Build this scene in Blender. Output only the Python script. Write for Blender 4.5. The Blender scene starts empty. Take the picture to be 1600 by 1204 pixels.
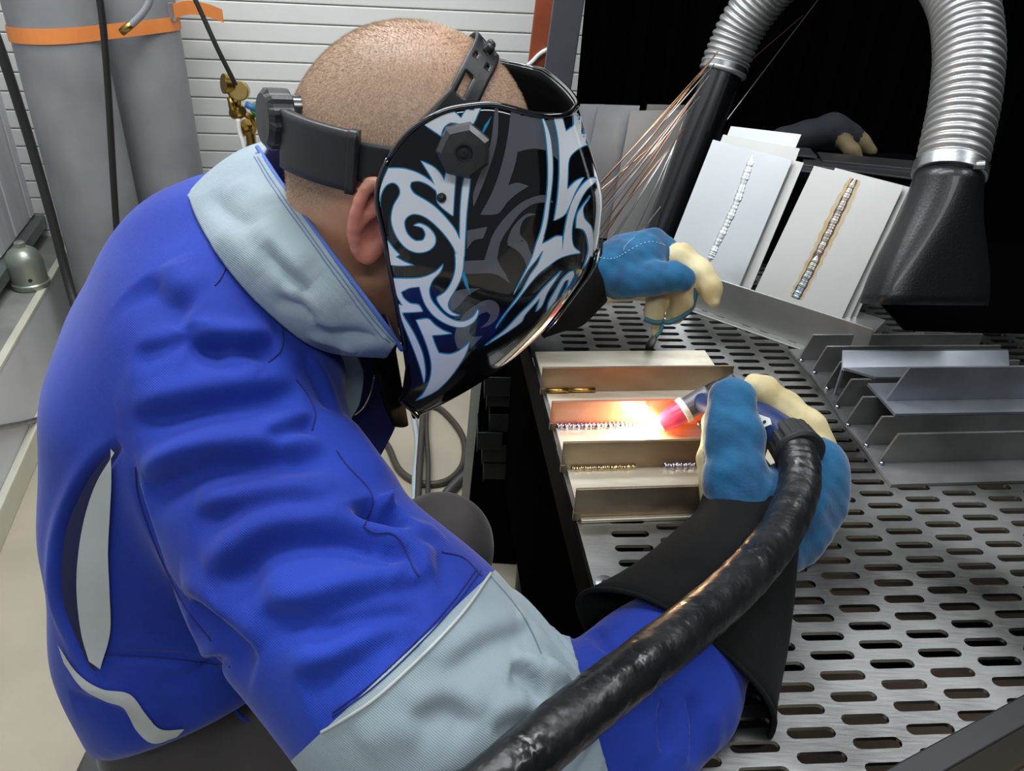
import bpy, bmesh, math, random
import numpy as np
from mathutils import Vector, Matrix
from mathutils.bvhtree import BVHTree
from mathutils.geometry import delaunay_2d_cdt

random.seed(7)
SC = bpy.context.scene
COL = SC.collection

# ------------------------------------------------------------------ camera
FOC = 1200.0                      # focal length in pixels of the 1600 x 1204 frame
PIT, ROL = math.radians(31.228), math.radians(-3.249)
CAM = np.array([0.0, 0.0, 1.40])
_U0 = np.array([0, math.sin(PIT), math.cos(PIT)])
_F0 = np.array([0, math.cos(PIT), -math.sin(PIT)])
_R0 = np.array([1.0, 0, 0])
CX = math.cos(ROL) * _R0 - math.sin(ROL) * _U0
CY = math.sin(ROL) * _R0 + math.cos(ROL) * _U0
CF = _F0
cam_data = bpy.data.cameras.new('camera')
cam_data.sensor_fit = 'HORIZONTAL'
cam_data.sensor_width = 36.0
cam_data.lens = FOC / 1600.0 * 36.0
cam_data.clip_start = 0.02
cam = bpy.data.objects.new('camera', cam_data)
COL.objects.link(cam)
cam.matrix_world = Matrix(((CX[0], CY[0], -CF[0], CAM[0]),
                           (CX[1], CY[1], -CF[1], CAM[1]),
                           (CX[2], CY[2], -CF[2], CAM[2]),
                           (0, 0, 0, 1)))
SC.camera = cam

# ------------------------------------------------------------------ world, lamps, exposure
SC.view_settings.view_transform = 'Standard'
SC.view_settings.look = 'None'
SC.view_settings.gamma = 1.0
SC.view_settings.use_curve_mapping = False
SC.view_settings.exposure = 0.0
world = bpy.data.worlds.new('world')
SC.world = world
world.use_nodes = True
world.node_tree.nodes['Background'].inputs[0].default_value = (0.80, 0.90, 1.0, 1)
world.node_tree.nodes['Background'].inputs[1].default_value = 0.12


def ceiling_lamp(name, loc, sx, sy, watts, color=(0.93, 0.97, 1.0), rotz=0.0):
    d = bpy.data.lights.new(name, 'AREA')
    d.shape = 'RECTANGLE'
    d.size, d.size_y = sx, sy
    d.energy = watts
    d.color = color
    o = bpy.data.objects.new(name, d)
    o.location = loc
    o.rotation_euler = (0, 0, rotz)
    COL.objects.link(o)
    return o


ceiling_lamp('fluorescent_lamp', (-0.30, 0.85, 2.75), 1.5, 0.30, 31)
ceiling_lamp('fluorescent_lamp', (1.42, 0.95, 2.70), 0.30, 1.5, 22)
ceiling_lamp('fluorescent_lamp', (0.3, -0.9, 2.6), 1.6, 0.30, 24)
ceiling_lamp('fluorescent_lamp', (-0.7, 1.75, 2.75), 1.5, 0.25, 34)


# ------------------------------------------------------------------ placing helpers
def ray(u, v):
    return (u - 800) / FOC * CX + (602 - v) / FOC * CY + CF


def D(u, v, d):                   # point seen at a photo pixel, d metres in front of the lens
    return CAM + d * ray(u, v)


def Zp(u, v, z):                  # the same on the level z
    r = ray(u, v)
    return CAM + r * (z - CAM[2]) / r[2]


def Yp(u, v, y):
    r = ray(u, v)
    return CAM + r * y / r[1]


def proj(p):
    q = np.asarray(p, float) - CAM
    d = q @ CF
    return 800 + FOC * (q @ CX) / d, 602 - FOC * (q @ CY) / d, d


def V(p):
    return Vector((float(p[0]), float(p[1]), float(p[2])))


def nrm(a):
    a = np.asarray(a, float)
    return a / (np.linalg.norm(a) + 1e-12)


# ------------------------------------------------------------------ object helpers
def link(name, me, mat=None, parent=None, smooth=False):
    o = bpy.data.objects.new(name, me)
    COL.objects.link(o)
    if mat is not None:
        ms = mat if isinstance(mat, (list, tuple)) else [mat]
        if not me.materials:
            for m in ms:
                me.materials.append(m)
    if parent is not None:
        o.parent = parent
        o.matrix_parent_inverse = parent.matrix_world.inverted()
    if smooth:
        me.polygons.foreach_set('use_smooth', [True] * len(me.polygons))
    return o


def mesh_of(name, verts, faces):
    me = bpy.data.meshes.new(name)
    if isinstance(faces, np.ndarray) and len(faces) > 2000:
        v = np.asarray(verts, np.float32)
        f = np.asarray(faces, np.int32)
        me.vertices.add(len(v)); me.vertices.foreach_set('co', v.ravel())
        me.loops.add(f.size); me.loops.foreach_set('vertex_index', f.ravel())
        me.polygons.add(len(f)); me.polygons.foreach_set('loop_start', np.arange(0, f.size, f.shape[1], dtype=np.int32))
        me.update(calc_edges=True)
        me.validate()
        return me
    me.from_pydata([tuple(map(float, v)) for v in verts], [], [tuple(int(i) for i in f) for f in faces])
    me.update()
    return me


def tag(o, label, cat, group=None, kind=None):
    o['label'] = label
    o['category'] = cat
    if group:
        o['group'] = group
    if kind:
        o['kind'] = kind
    return o


def thing(name, label, cat, loc, group=None):
    o = bpy.data.objects.new(name, None)
    COL.objects.link(o)
    o.location = V(loc)
    o.empty_display_size = 0.05
    o.matrix_world = Matrix.Translation(V(loc))
    tag(o, label, cat, group)
    return o


def struct(o):
    o['kind'] = 'structure'
    return o


def bm_obj(name, bm, mat, parent=None, smooth=False):
    me = bpy.data.meshes.new(name)
    bmesh.ops.recalc_face_normals(bm, faces=bm.faces[:])
    bm.to_mesh(me)
    bm.free()
    return link(name, me, mat, parent, smooth)


def frame(o, x, y, z):
    m = Matrix.Identity(4)
    for i in range(3):
        m[i][0], m[i][1], m[i][2], m[i][3] = x[i], y[i], z[i], o[i]
    return m


def rotz(a, loc=(0, 0, 0)):
    return Matrix.Translation(V(loc)) @ Matrix.Rotation(a, 4, 'Z')


def box(bm, x0, x1, y0, y1, z0, z1, mat=None, bev=0.0, seg=1):
    vs = [bm.verts.new(Vector((x, y, z))) for x in (x0, x1) for y in (y0, y1) for z in (z0, z1)]
    fs = [(0, 1, 3, 2), (4, 6, 7, 5), (0, 4, 5, 1), (2, 3, 7, 6), (0, 2, 6, 4), (1, 5, 7, 3)]
    faces = [bm.faces.new([vs[i] for i in f]) for f in fs]
    if bev > 0:
        edges = list({e for f in faces for e in f.edges})
        r = bmesh.ops.bevel(bm, geom=edges, offset=bev, segments=seg, affect='EDGES', profile=0.5)
        vs = list({v for f in r['faces'] for v in f.verts} | {v for v in vs if v.is_valid})
    if mat is not None:
        bmesh.ops.transform(bm, matrix=mat, verts=[v for v in vs if v.is_valid])
    return vs


def box_obj(name, dims, mat, m4=None, parent=None, bev=0.002, seg=2):
    bm = bmesh.new()
    box(bm, *dims, bev=bev, seg=seg)
    if m4 is not None:
        bmesh.ops.transform(bm, matrix=m4, verts=bm.verts[:])
    return bm_obj(name, bm, mat, parent)


def frames_along(P):
    P = np.asarray(P, float)
    T = np.gradient(P, axis=0)
    T /= np.linalg.norm(T, axis=1)[:, None] + 1e-12
    n = np.cross(T[0], (0, 0, 1.0))
    if np.linalg.norm(n) < 1e-3:
        n = np.cross(T[0], (1.0, 0, 0))
    n = nrm(n)
    N = []
    for t in T:
        n = nrm(n - t * (n @ t))
        N.append(n)
    N = np.array(N)
    return T, N, np.cross(T, N)


def smooth_path(P, n=40):
    """Catmull-Rom through the points (any dimension)."""
    P = np.asarray(P, float)
    Q = np.vstack([2 * P[0] - P[1], P, 2 * P[-1] - P[-2]])
    out = []
    m = len(P) - 1
    for t in np.linspace(0, m, n):
        i = min(int(t), m - 1)
        u = t - i
        a, b, c, d = Q[i], Q[i + 1], Q[i + 2], Q[i + 3]
        out.append(0.5 * ((2 * b) + (c - a) * u + (2 * a - 5 * b + 4 * c - d) * u * u + (3 * b - a - 3 * c + d) * u ** 3))
    return np.array(out)


def tube_data(P, r, seg=12, cap=True):
    P = np.asarray(P, float)
    n = len(P)
    r = np.full(n, r) if np.isscalar(r) else np.asarray(r, float)
    T, N, B = frames_along(P)
    vs, fs = [], []
    for i in range(n):
        for k in range(seg):
            a = 2 * math.pi * k / seg
            vs.append(P[i] + r[i] * (math.cos(a) * N[i] + math.sin(a) * B[i]))
    for i in range(n - 1):
        for k in range(seg):
            k2 = (k + 1) % seg
            fs.append((i * seg + k, i * seg + k2, (i + 1) * seg + k2, (i + 1) * seg + k))
    if cap:
        fs.append(tuple(range(seg - 1, -1, -1)))
        fs.append(tuple((n - 1) * seg + k for k in range(seg)))
    return vs, fs


def tube(name, P, r, mat, parent=None, seg=12, smooth=True):
    vs, fs = tube_data(P, r, seg)
    return link(name, mesh_of(name, vs, fs), mat, parent, smooth)


def lathe(name, prof, mat, m4, parent=None, seg=32, smooth=True):
    """prof: list of (radius, height) revolved about the local z axis."""
    vs, fs = [], []
    for r, h in prof:
        for k in range(seg):
            a = 2 * math.pi * k / seg
            vs.append(m4 @ Vector((max(r, 1e-5) * math.cos(a), max(r, 1e-5) * math.sin(a), h)))
    for i in range(len(prof) - 1):
        for k in range(seg):
            k2 = (k + 1) % seg
            fs.append((i * seg + k, i * seg + k2, (i + 1) * seg + k2, (i + 1) * seg + k))
    fs.append(tuple(range(seg - 1, -1, -1)))
    fs.append(tuple((len(prof) - 1) * seg + k for k in range(seg)))
    o = link(name, mesh_of(name, vs, fs), mat, parent, smooth)
    if smooth:
        sharpen(o)
    return o


def sharpen(o, ang=38):
    me = o.data
    bm = bmesh.new()
    bm.from_mesh(me)
    a = math.radians(ang)
    for e in bm.edges:
        e.smooth = not (len(e.link_faces) == 2 and e.calc_face_angle(0) > a)
    bm.to_mesh(me)
    bm.free()


def axis_frame(o, z, up=(0, 0, 1)):
    z = nrm(z)
    x = np.cross(up, z)
    if np.linalg.norm(x) < 1e-4:
        x = np.cross((0, 1.0, 0), z)
    x = nrm(x)
    return frame(o, x, np.cross(z, x), z)


# ------------------------------------------------------------------ implicit surfaces (for cloth, gloves, skin)
def smin(a, b, k):
    h = np.clip(0.5 + 0.5 * (b - a) / k, 0, 1)
    return b * (1 - h) + a * h - k * h * (1 - h)


def smax(a, b, k):
    return -smin(-a, -b, k)


def cone(p, a, b, r1, r2, sq=None):
    """tapered capsule; sq = (axis, factor) widens it along an axis."""
    a = np.asarray(a, np.float32)
    b = np.asarray(b, np.float32)
    ba = b - a
    pa = p - a
    h = np.clip((pa @ ba) / (ba @ ba + 1e-12), 0, 1)
    q = pa - h[:, None] * ba
    if sq is not None:
        ax = nrm(sq[0]).astype(np.float32)
        q = q - np.outer(q @ ax, ax) * (1 - 1 / sq[1])
    return np.sqrt((q * q).sum(1)) - (r1 + (r2 - r1) * h)


def chain(p, pts, k=0.01, sq=None):
    d = None
    for (a, r1), (b, r2) in zip(pts[:-1], pts[1:]):
        c = cone(p, a, b, r1, r2, sq)
        d = c if d is None else smin(d, c, k)
    return d


def ellipsoid(p, c, axes, rad):
    q = p - np.asarray(c, np.float32)
    s = np.stack([(q @ nrm(a).astype(np.float32)) / r for a, r in zip(axes, rad)], 1)
    k0 = np.sqrt((s * s).sum(1))
    k1 = np.sqrt(((s / np.asarray(rad, np.float32)) ** 2).sum(1)) + 1e-9
    return k0 * (k0 - 1) / k1


def surface_net(fn, lo, hi, h):
    lo = np.asarray(lo, float)
    hi = np.asarray(hi, float)
    B = 4
    nb = np.ceil((hi - lo) / (h * B)).astype(int)
    n = nb * B
    # coarse pass: only blocks near the surface are sampled finely
    cc = np.stack(np.meshgrid(*[lo[i] + h * (B * np.arange(nb[i]) + (B - 1) / 2) for i in range(3)], indexing='ij'), -1).reshape(-1, 3).astype(np.float32)
    dc = np.concatenate([fn(cc[i:i + 300000]) for i in range(0, len(cc), 300000)])
    d5 = np.empty((len(cc), B, B, B), np.float32)
    d5[:] = dc[:, None, None, None]
    act_b = np.where(np.abs(dc) < h * B * 1.9)[0]
    off = np.stack(np.meshgrid(*[h * (np.arange(B) - (B - 1) / 2)] * 3, indexing='ij'), -1).reshape(1, -1, 3).astype(np.float32)
    for i in range(0, len(act_b), 5000):
        q = act_b[i:i + 5000]
        d5[q] = fn((cc[q][:, None] + off).reshape(-1, 3)).reshape(-1, B, B, B)
    d = d5.reshape(nb[0], nb[1], nb[2], B, B, B).transpose(0, 3, 1, 4, 2, 5).reshape(n)
    d = np.ascontiguousarray(d)
    s = d < 0
    c = n - 1
    acc = np.zeros((*c, 3), np.float32)
    cnt = np.zeros(c, np.float32)
    for axis in range(3):
        o1, o2 = [a for a in range(3) if a != axis]
        for i in (0, 1):
            for j in (0, 1):
                sl0 = [None] * 3
                sl1 = [None] * 3
                sl0[axis] = slice(0, c[axis]); sl1[axis] = slice(1, c[axis] + 1)
                sl0[o1] = sl1[o1] = slice(i, c[o1] + i)
                sl0[o2] = sl1[o2] = slice(j, c[o2] + j)
                a = d[tuple(sl0)]; b = d[tuple(sl1)]
                m = s[tuple(sl0)] != s[tuple(sl1)]
                t = np.where(m, a / np.where(m, a - b, 1), 0)
                acc[..., axis] += np.where(m, t, 0)
                acc[..., o1] += np.where(m, i, 0)
                acc[..., o2] += np.where(m, j, 0)
                cnt += m
    idx = np.full(c, -1, np.int64)
    act = cnt > 0
    idx[act] = np.arange(act.sum())
    cells = np.argwhere(act)
    verts = lo + h * (cells + acc[act] / cnt[act][:, None])
    faces = []
    for axis in range(3):
        o1, o2 = [(1, 2), (2, 0), (0, 1)][axis]
        sl0 = [slice(1, c[a]) for a in range(3)]
        sl1 = [slice(1, c[a]) for a in range(3)]
        sl0[axis] = slice(0, c[axis]); sl1[axis] = slice(1, c[axis] + 1)
        a = s[tuple(sl0)]; b = s[tuple(sl1)]
        for flip, m in ((False, a & ~b), (True, ~a & b)):
            e = np.argwhere(m)
            if not len(e):
                continue
            base = e.copy()
            for k in range(3):
                if k != axis:
                    base[:, k] += 1
            def cell(d1, d2):
                q = base.copy()
                q[:, o1] -= d1; q[:, o2] -= d2
                return idx[q[:, 0], q[:, 1], q[:, 2]]
            f = np.stack([cell(1, 1), cell(0, 1), cell(0, 0), cell(1, 0)], 1)
            if flip:
                f = f[:, ::-1]
            faces.append(f)
    F = np.vstack(faces)
    F = F[(F >= 0).all(1)]
    return verts, F


def relax(vs, fs, it=2, lam=0.5):
    n = len(vs)
    a = np.concatenate([fs[:, i] for i in range(4)] + [fs[:, (i + 1) % 4] for i in range(4)])
    b = np.concatenate([fs[:, (i + 1) % 4] for i in range(4)] + [fs[:, i] for i in range(4)])
    cnt = np.maximum(np.bincount(a, minlength=n), 1)
    for _ in range(it):
        acc = np.stack([np.bincount(a, weights=vs[b, k], minlength=n) for k in range(3)], 1)
        vs = vs * (1 - lam) + lam * acc / cnt[:, None]
    return vs


def vnormals(vs, fs):
    f = np.cross(vs[fs[:, 2]] - vs[fs[:, 0]], vs[fs[:, 3]] - vs[fs[:, 1]])
    idx = fs.reshape(-1)
    N = np.stack([np.bincount(idx, weights=np.repeat(f[:, k], 4), minlength=len(vs)) for k in range(3)], 1)
    return N / (np.linalg.norm(N, axis=1)[:, None] + 1e-12)


def seg_dist(P, poly):
    """distance of points P to a polyline, with the running parameter 0..1."""
    best = np.full(len(P), 9.0); par = np.zeros(len(P))
    L = np.r_[0, np.cumsum(np.linalg.norm(np.diff(poly, axis=0), axis=1))]
    for i in range(len(poly) - 1):
        a, b = poly[i], poly[i + 1]
        ba = b - a
        h = np.clip(((P - a) @ ba) / (ba @ ba + 1e-12), 0, 1)
        q = np.linalg.norm(P - a - h[:, None] * ba, axis=1)
        m = q < best
        best[m] = q[m]
        par[m] = (L[i] + h[m] * (L[i + 1] - L[i])) / L[-1]
    return best, par


def bvh_of(vs, fs):
    return BVHTree.FromPolygons(np.asarray(vs, float).tolist(), np.asarray(fs).tolist())


def hit(bvh, u, v):
    r = bvh.ray_cast(V(CAM), V(nrm(ray(u, v))))
    return (None, None) if r[0] is None else (np.array(r[0]), np.array(r[1]))


def on_surface(bvh, pix, n=None):
    """a line of photo pixels laid onto a surface: 3-D points and normals."""
    pix = smooth_path(pix, n or 8 * len(pix))
    out = []
    for u, v in pix:
        p, nn = hit(bvh, u, v)
        if p is not None:
            if nn @ (p - CAM) > 0:
                nn = -nn
            out.append((p, nn))
    return np.array([a for a, b in out]), np.array([b for a, b in out])


# ------------------------------------------------------------------ materials
def mat(name, col, rough=0.5, metal=0.0, var=0.0, vscale=8.0, bump=0.0, bscale=40.0, col2=None, spec=None,
        coat=0.0, sheen=0.0, stretch=None, detail=4.0, emit=None, estr=0.0, rvar=0.0, dist=0.002, sss=0.0, ramp=(0.35, 0.65)):
    m = bpy.data.materials.new(name)
    m.use_nodes = True
    nt = m.node_tree
    b = nt.nodes['Principled BSDF']
    b.inputs['Base Color'].default_value = (*col, 1)
    b.inputs['Roughness'].default_value = rough
    b.inputs['Metallic'].default_value = metal
    if spec is not None:
        b.inputs['Specular IOR Level'].default_value = spec
    if coat:
        b.inputs['Coat Weight'].default_value = coat
        b.inputs['Coat Roughness'].default_value = 0.05
    if sheen:
        b.inputs['Sheen Weight'].default_value = sheen
        b.inputs['Sheen Roughness'].default_value = 0.4
    if sss:
        b.inputs['Subsurface Weight'].default_value = sss
        b.inputs['Subsurface Radius'].default_value = (0.006, 0.002, 0.001)
        b.inputs['Subsurface Scale'].default_value = 1.0
    if emit is not None:
        b.inputs['Emission Color'].default_value = (*emit, 1)
        b.inputs['Emission Strength'].default_value = estr
    tc = nt.nodes.new('ShaderNodeTexCoord')
    vec = tc.outputs['Object']
    if stretch:
        mp = nt.nodes.new('ShaderNodeMapping')
        mp.inputs['Scale'].default_value = stretch
        nt.links.new(vec, mp.inputs[0])
        vec = mp.outputs[0]
    if var or col2 or rvar:
        nz = nt.nodes.new('ShaderNodeTexNoise')
        nz.inputs['Scale'].default_value = vscale
        nz.inputs['Detail'].default_value = detail
        nt.links.new(vec, nz.inputs['Vector'])
        if var or col2:
            c2 = col2 if col2 else tuple(min(1, c * (1 - var)) for c in col)
            rp = nt.nodes.new('ShaderNodeValToRGB')
            rp.color_ramp.elements[0].position = ramp[0]
            rp.color_ramp.elements[1].position = ramp[1]
            rp.color_ramp.elements[0].color = (*c2, 1)
            rp.color_ramp.elements[1].color = (*col, 1)
            nt.links.new(nz.outputs['Fac'], rp.inputs[0])
            nt.links.new(rp.outputs[0], b.inputs['Base Color'])
        if rvar:
            mr = nt.nodes.new('ShaderNodeMapRange')
            mr.inputs['From Min'].default_value = 0.3
            mr.inputs['From Max'].default_value = 0.7
            mr.inputs['To Min'].default_value = max(0.02, rough - rvar)
            mr.inputs['To Max'].default_value = min(1, rough + rvar)
            nt.links.new(nz.outputs['Fac'], mr.inputs[0])
            nt.links.new(mr.outputs[0], b.inputs['Roughness'])
    if bump:
        n2 = nt.nodes.new('ShaderNodeTexNoise')
        n2.inputs['Scale'].default_value = bscale
        n2.inputs['Detail'].default_value = 3
        nt.links.new(vec, n2.inputs['Vector'])
        bp = nt.nodes.new('ShaderNodeBump')
        bp.inputs['Strength'].default_value = bump
        bp.inputs['Distance'].default_value = dist
        nt.links.new(n2.outputs['Fac'], bp.inputs['Height'])
        nt.links.new(bp.outputs[0], b.inputs['Normal'])
    return m


def srgb(r, g, b):
    f = lambda c: (c / 255 / 12.92) if c / 255 <= 0.04045 else ((c / 255 + 0.055) / 1.055) ** 2.4
    return (f(r), f(g), f(b))
# ================================================================== materials used all over
M = {}
M['floor'] = mat('floor_concrete', srgb(180, 170, 150), 0.55, var=0.22, vscale=2.5, bump=0.15, bscale=60, detail=8, rvar=0.1)
M['rib'] = mat('white_panel', srgb(226, 226, 222), 0.45, var=0.05, vscale=3)
M['wallgrey'] = mat('grey_wall_sheet', srgb(214, 217, 218), 0.5, var=0.12, vscale=5, stretch=(6, 6, 0.4))
M['plinth'] = mat('painted_plinth', srgb(206, 207, 210), 0.5, var=0.08, vscale=4)
M['ledge'] = mat('dusty_ledge', srgb(140, 140, 134), 0.7, var=0.25, vscale=9)
M['trim'] = mat('pale_trim', srgb(205, 202, 184), 0.5, var=0.1, vscale=6)
M['railgreen'] = mat('aluminium_rail', srgb(120, 128, 124), 0.45, 0.5, var=0.3, vscale=14)
M['black'] = mat('black_curtain', (0.0012, 0.0012, 0.0014), 0.9, spec=0.0)
M['blackpaint'] = mat('black_paint', (0.0025, 0.0025, 0.003), 0.8, var=0.3, vscale=20, spec=0.0)
M['orangepost'] = mat('rust_orange_paint', srgb(150, 70, 35), 0.5, var=0.25, vscale=8)
M['darkpost'] = mat('dark_grey_paint', srgb(62, 63, 68), 0.5, var=0.2, vscale=10)
M['cyl'] = mat('grey_cylinder_paint', srgb(142, 143, 145), 0.42, var=0.10, vscale=5, col2=srgb(122, 123, 126), bump=0.06, bscale=30)
M['strap'] = mat('orange_strap', srgb(235, 140, 70), 0.55, var=0.1, vscale=15)
M['rubber'] = mat('black_rubber', (0.012, 0.011, 0.010), 0.5, bump=0.2, bscale=120)
M['brass'] = mat('brass', (0.55, 0.36, 0.10), 0.28, 1.0, var=0.3, vscale=30)
M['green'] = mat('green_paint', srgb(70, 150, 70), 0.45)
M['bluepl'] = mat('blue_plastic', srgb(60, 110, 160), 0.4)
M['silver'] = mat('silver_paint', srgb(158, 164, 152), 0.35, 0.6, var=0.12, vscale=10)
M['steel'] = mat('bare_steel', (0.42, 0.43, 0.44), 0.34, 1.0, var=0.25, vscale=12, bump=0.08, bscale=80, stretch=(1, 8, 1), rvar=0.08)
M['alu'] = mat('aluminium_sheet', (0.60, 0.61, 0.62), 0.36, 0.9, var=0.10, vscale=5, rvar=0.08)
M['chrome'] = mat('chrome', (0.75, 0.75, 0.75), 0.12, 1.0)
M['dark'] = mat('dark_plastic', (0.012, 0.012, 0.013), 0.45)
M['white'] = mat('white_plastic', srgb(225, 225, 222), 0.4)

YAW = math.radians(5.55)

# ------------------------------------------------------------------ floor
bm = bmesh.new()
vs = [bm.verts.new(p) for p in ((-2.2, -1.2, 0), (2.4, -1.2, 0), (2.4, 3.4, 0), (-2.2, 3.4, 0))]
bm.faces.new(vs)
struct(bm_obj('floor', bm, M['floor']))

# ------------------------------------------------------------------ back wall: a sheet with slatted panel ribs
WB = rotz(math.radians(7), (0.1, 2.92, 0))
wall = struct(box_obj('wall_back', (-2.3, 2.4, 0.02, 0.10, 0, 2.6), M['rib'], WB, bev=0))
rib_me = None
for k in range(38):
    z0 = 0.02 + k * 0.0615
    if rib_me is None:
        bm = bmesh.new()
        box(bm, -2.3, 0.35, 0.0, 0.022, 0.0, 0.0585, bev=0.004, seg=2)
        bmesh.ops.transform(bm, matrix=WB, verts=bm.verts[:])
        bmesh.ops.recalc_face_normals(bm, faces=bm.faces[:])
        rib_me = bpy.data.meshes.new('panel_rib')
        bm.to_mesh(rib_me)
        bm.free()
    o = link('panel_rib', rib_me, M['rib'], wall)
    o.location = (0, 0, z0)

# ------------------------------------------------------------------ left wall, plinth with ledge, trim
LA = np.array([-1.286, 1.448, 0.0])
LD = nrm((-0.288, 0.958, 0))
LN = np.array([LD[1], -LD[0], 0])           # towards the room
LM = frame(LA, LD, -LN, np.array([0, 0, 1.0]))   # local x along the wall, y into the wall
struct(box_obj('wall_left', (-3.0, 1.75, 0.13, 0.22, 0.0, 2.6), M['wallgrey'], LM, bev=0))
pl = struct(box_obj('trim_1', (-3.0, 1.72, 0.0, 0.13, 0.0, 0.30), M['plinth'], LM, bev=0.004))
box_obj('ledge_top', (-3.0, 1.72, 0.022, 0.13, 0.30, 0.304), M['ledge'], LM, pl, bev=0.001)
box_obj('ledge_edge', (-3.0, 1.72, -0.002, 0.021, 0.296, 0.308), M['trim'], LM, pl, bev=0.002)
struct(box_obj('baseboard_left', (-3.0, 1.72, -0.022, -0.001, 0.0, 0.075), M['trim'], LM, bev=0.003))
sill = struct(box_obj('trim_2', (-3.0, 1.72, 0.09, 0.13, 0.345, 0.385), M['railgreen'], LM, bev=0.003))
for k in range(24):
    box_obj('wall_flute', (-2.9 + k * 0.19, -2.9 + k * 0.19 + 0.17, 0.122, 0.13, 0.39, 2.55), M['wallgrey'],
            LM, bpy.data.objects['wall_left'], bev=0.003)

# corrugated conduit lying along the plinth
P = []
for u, v in ((-60, 683), (0, 668), (40, 660), (80, 648), (140, 628), (200, 600)):
    r = ray(u, v)
    q = CAM + r * (((LA + LN * .012 - CAM) @ LN) / (r @ LN))
    P.append(q)
P = smooth_path(P, 420)
r = 0.0065 + 0.0012 * np.sin(np.arange(420) * math.pi / 2)
tag(tube('metal_conduit', P, r, M['steel'], seg=8), 'thin corrugated metal conduit running along the grey plinth at the left', 'conduit')

# ------------------------------------------------------------------ black welding booth behind and to the right
bo = Matrix.Translation(V((0, 2.15, 0))) @ Matrix.Rotation(math.radians(5.5), 4, 'Z')
curt = tag(bpy.data.objects.new('welding_curtain', None), 'black welding curtain hanging behind the workbench', 'curtain')
COL.objects.link(curt)
vs, fs = [], []
n = 240
for j, z in enumerate((0.02, 0.9, 2.5)):
    for i in range(n + 1):
        x = 0.13 + 1.75 * i / n
        p = bo @ Vector((x, 0.018 * math.sin(i * 0.52) + 0.006 * math.sin(i * 1.3 + 1), z))
        vs.append(p)
for j in range(2):
    for i in range(n):
        a = j * (n + 1) + i
        fs.append((a, a + 1, a + n + 2, a + n + 1))
link('curtain_sheet', mesh_of('curtain_sheet', vs, fs), M['black'], curt, True)
struct(box_obj('wall_right', (1.62, 1.72, -1.2, 2.6, 0, 2.6), M['black'], rotz(YAW), bev=0))

lean = Matrix.Rotation(math.radians(4.0), 4, 'Y')
p = Yp(848, 60, 2.35)
o = box_obj('steel_post', (-0.033, 0.033, -0.03, 0.03, -p[2], 1.4), M['orangepost'], Matrix.Translation(V(p)) @ lean, bev=0.003)
tag(o, 'rust-orange steel post at the left end of the black curtain', 'post')
p = Yp(880, 60, 2.05)
o = box_obj('steel_post', (-0.036, 0.036, -0.03, 0.03, -p[2], 1.5), M['darkpost'], Matrix.Translation(V(p)) @ lean, bev=0.003)
tag(o, 'dark grey steel post in front of the orange post', 'post')
# pale cable draped past the posts
P = smooth_path([Yp(880, 70, 2.316), Yp(850, 80, 2.314), Yp(832, 96, 2.314), Yp(812, 118, 2.314), Yp(798, 160, 2.314)], 40)
tag(tube('cable', P, 0.006, M['white']), 'pale cable curving past the foot of the orange post', 'cable')

# ------------------------------------------------------------------ gas cylinders
def gas_cylinder(x, y, label, r=0.115, h=1.36):
    t = thing('gas_cylinder', label, 'gas cylinder', (x, y, 0), 'tall grey gas cylinders against the left wall')
    m4 = Matrix.Translation((x, y, 0))
    prof = [(r * .86, 0), (r * .98, 0.012), (r, 0.03), (r, h)]
    for k in range(1, 9):
        a = k / 8 * math.pi / 2
        prof.append((0.034 + (r - 0.034) * math.cos(a), h + 0.10 * math.sin(a)))
    prof += [(0.034, h + 0.13)]
    lathe('body', prof, M['cyl'], m4, t, 48)
    lathe('neck_ring', [(0.044, h + 0.095), (0.044, h + 0.14), (0.03, h + 0.142)], M['cyl'], m4, t, 24)
    v = lathe('valve', [(0.018, h + 0.14), (0.018, h + 0.2), (0.028, h + 0.205), (0.028, h + 0.24), (0.02, h + 0.245)], M['brass'], m4, t, 16)
    tube('valve_outlet', [V((x, y, h + 0.175)), V((x + 0.045, y - 0.02, h + 0.175))], 0.012, M['brass'], v)
    return t


CA, CB = (-1.31, 2.28), (-1.19, 2.52)
gas_cylinder(*CA, 'tall grey gas cylinder nearest the wall ledge, left of the pair')
gas_cylinder(*CB, 'tall grey gas cylinder standing behind the leftmost cylinder')

# orange strap round both cylinders
hull = []
ca, cb = np.array(CA), np.array(CB)
dd = nrm(cb - ca)
pn = np.array([-dd[1], dd[0]])
R_ = 0.1165
for c, a0, a1 in ((cb, -90, 90), (ca, 90, 270)):
    for a in np.linspace(a0, a1, 20):
        q = math.radians(a)
        hull.append(c + R_ * (math.cos(q) * dd + math.sin(q) * pn))
hull = np.array(hull + [hull[0]])
vs, fs = [], []
zc = 1.075
for p in hull:
    nn = nrm(p - (ca + cb) / 2)
    for off, z in ((0, zc - .019), (.003, zc - .019), (.003, zc + .019), (0, zc + .019)):
        vs.append((p[0] + nn[0] * off, p[1] + nn[1] * off, z + 0.03 * (p[0] + 1.3)))
for i in range(len(hull) - 1):
    for k in range(4):
        fs.append((4 * i + k, 4 * i + (k + 1) % 4, 4 * i + 4 + (k + 1) % 4, 4 * i + 4 + k))
st = thing('cargo_strap', 'orange webbing strap tied round the pair of grey cylinders', 'strap', (CA[0], CA[1], zc))
link('strap_band', mesh_of('strap_band', vs, fs), M['strap'], st)
e0 = np.array([CB[0] + 0.115, CB[1] - 0.02, zc + 0.04])
tail = smooth_path([e0, e0 + (0.03, 0.06, 0.008), e0 + (0.07, 0.11, -0.004), e0 + (0.10, 0.14, -0.02)], 16)
vs, fs = [], []
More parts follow.
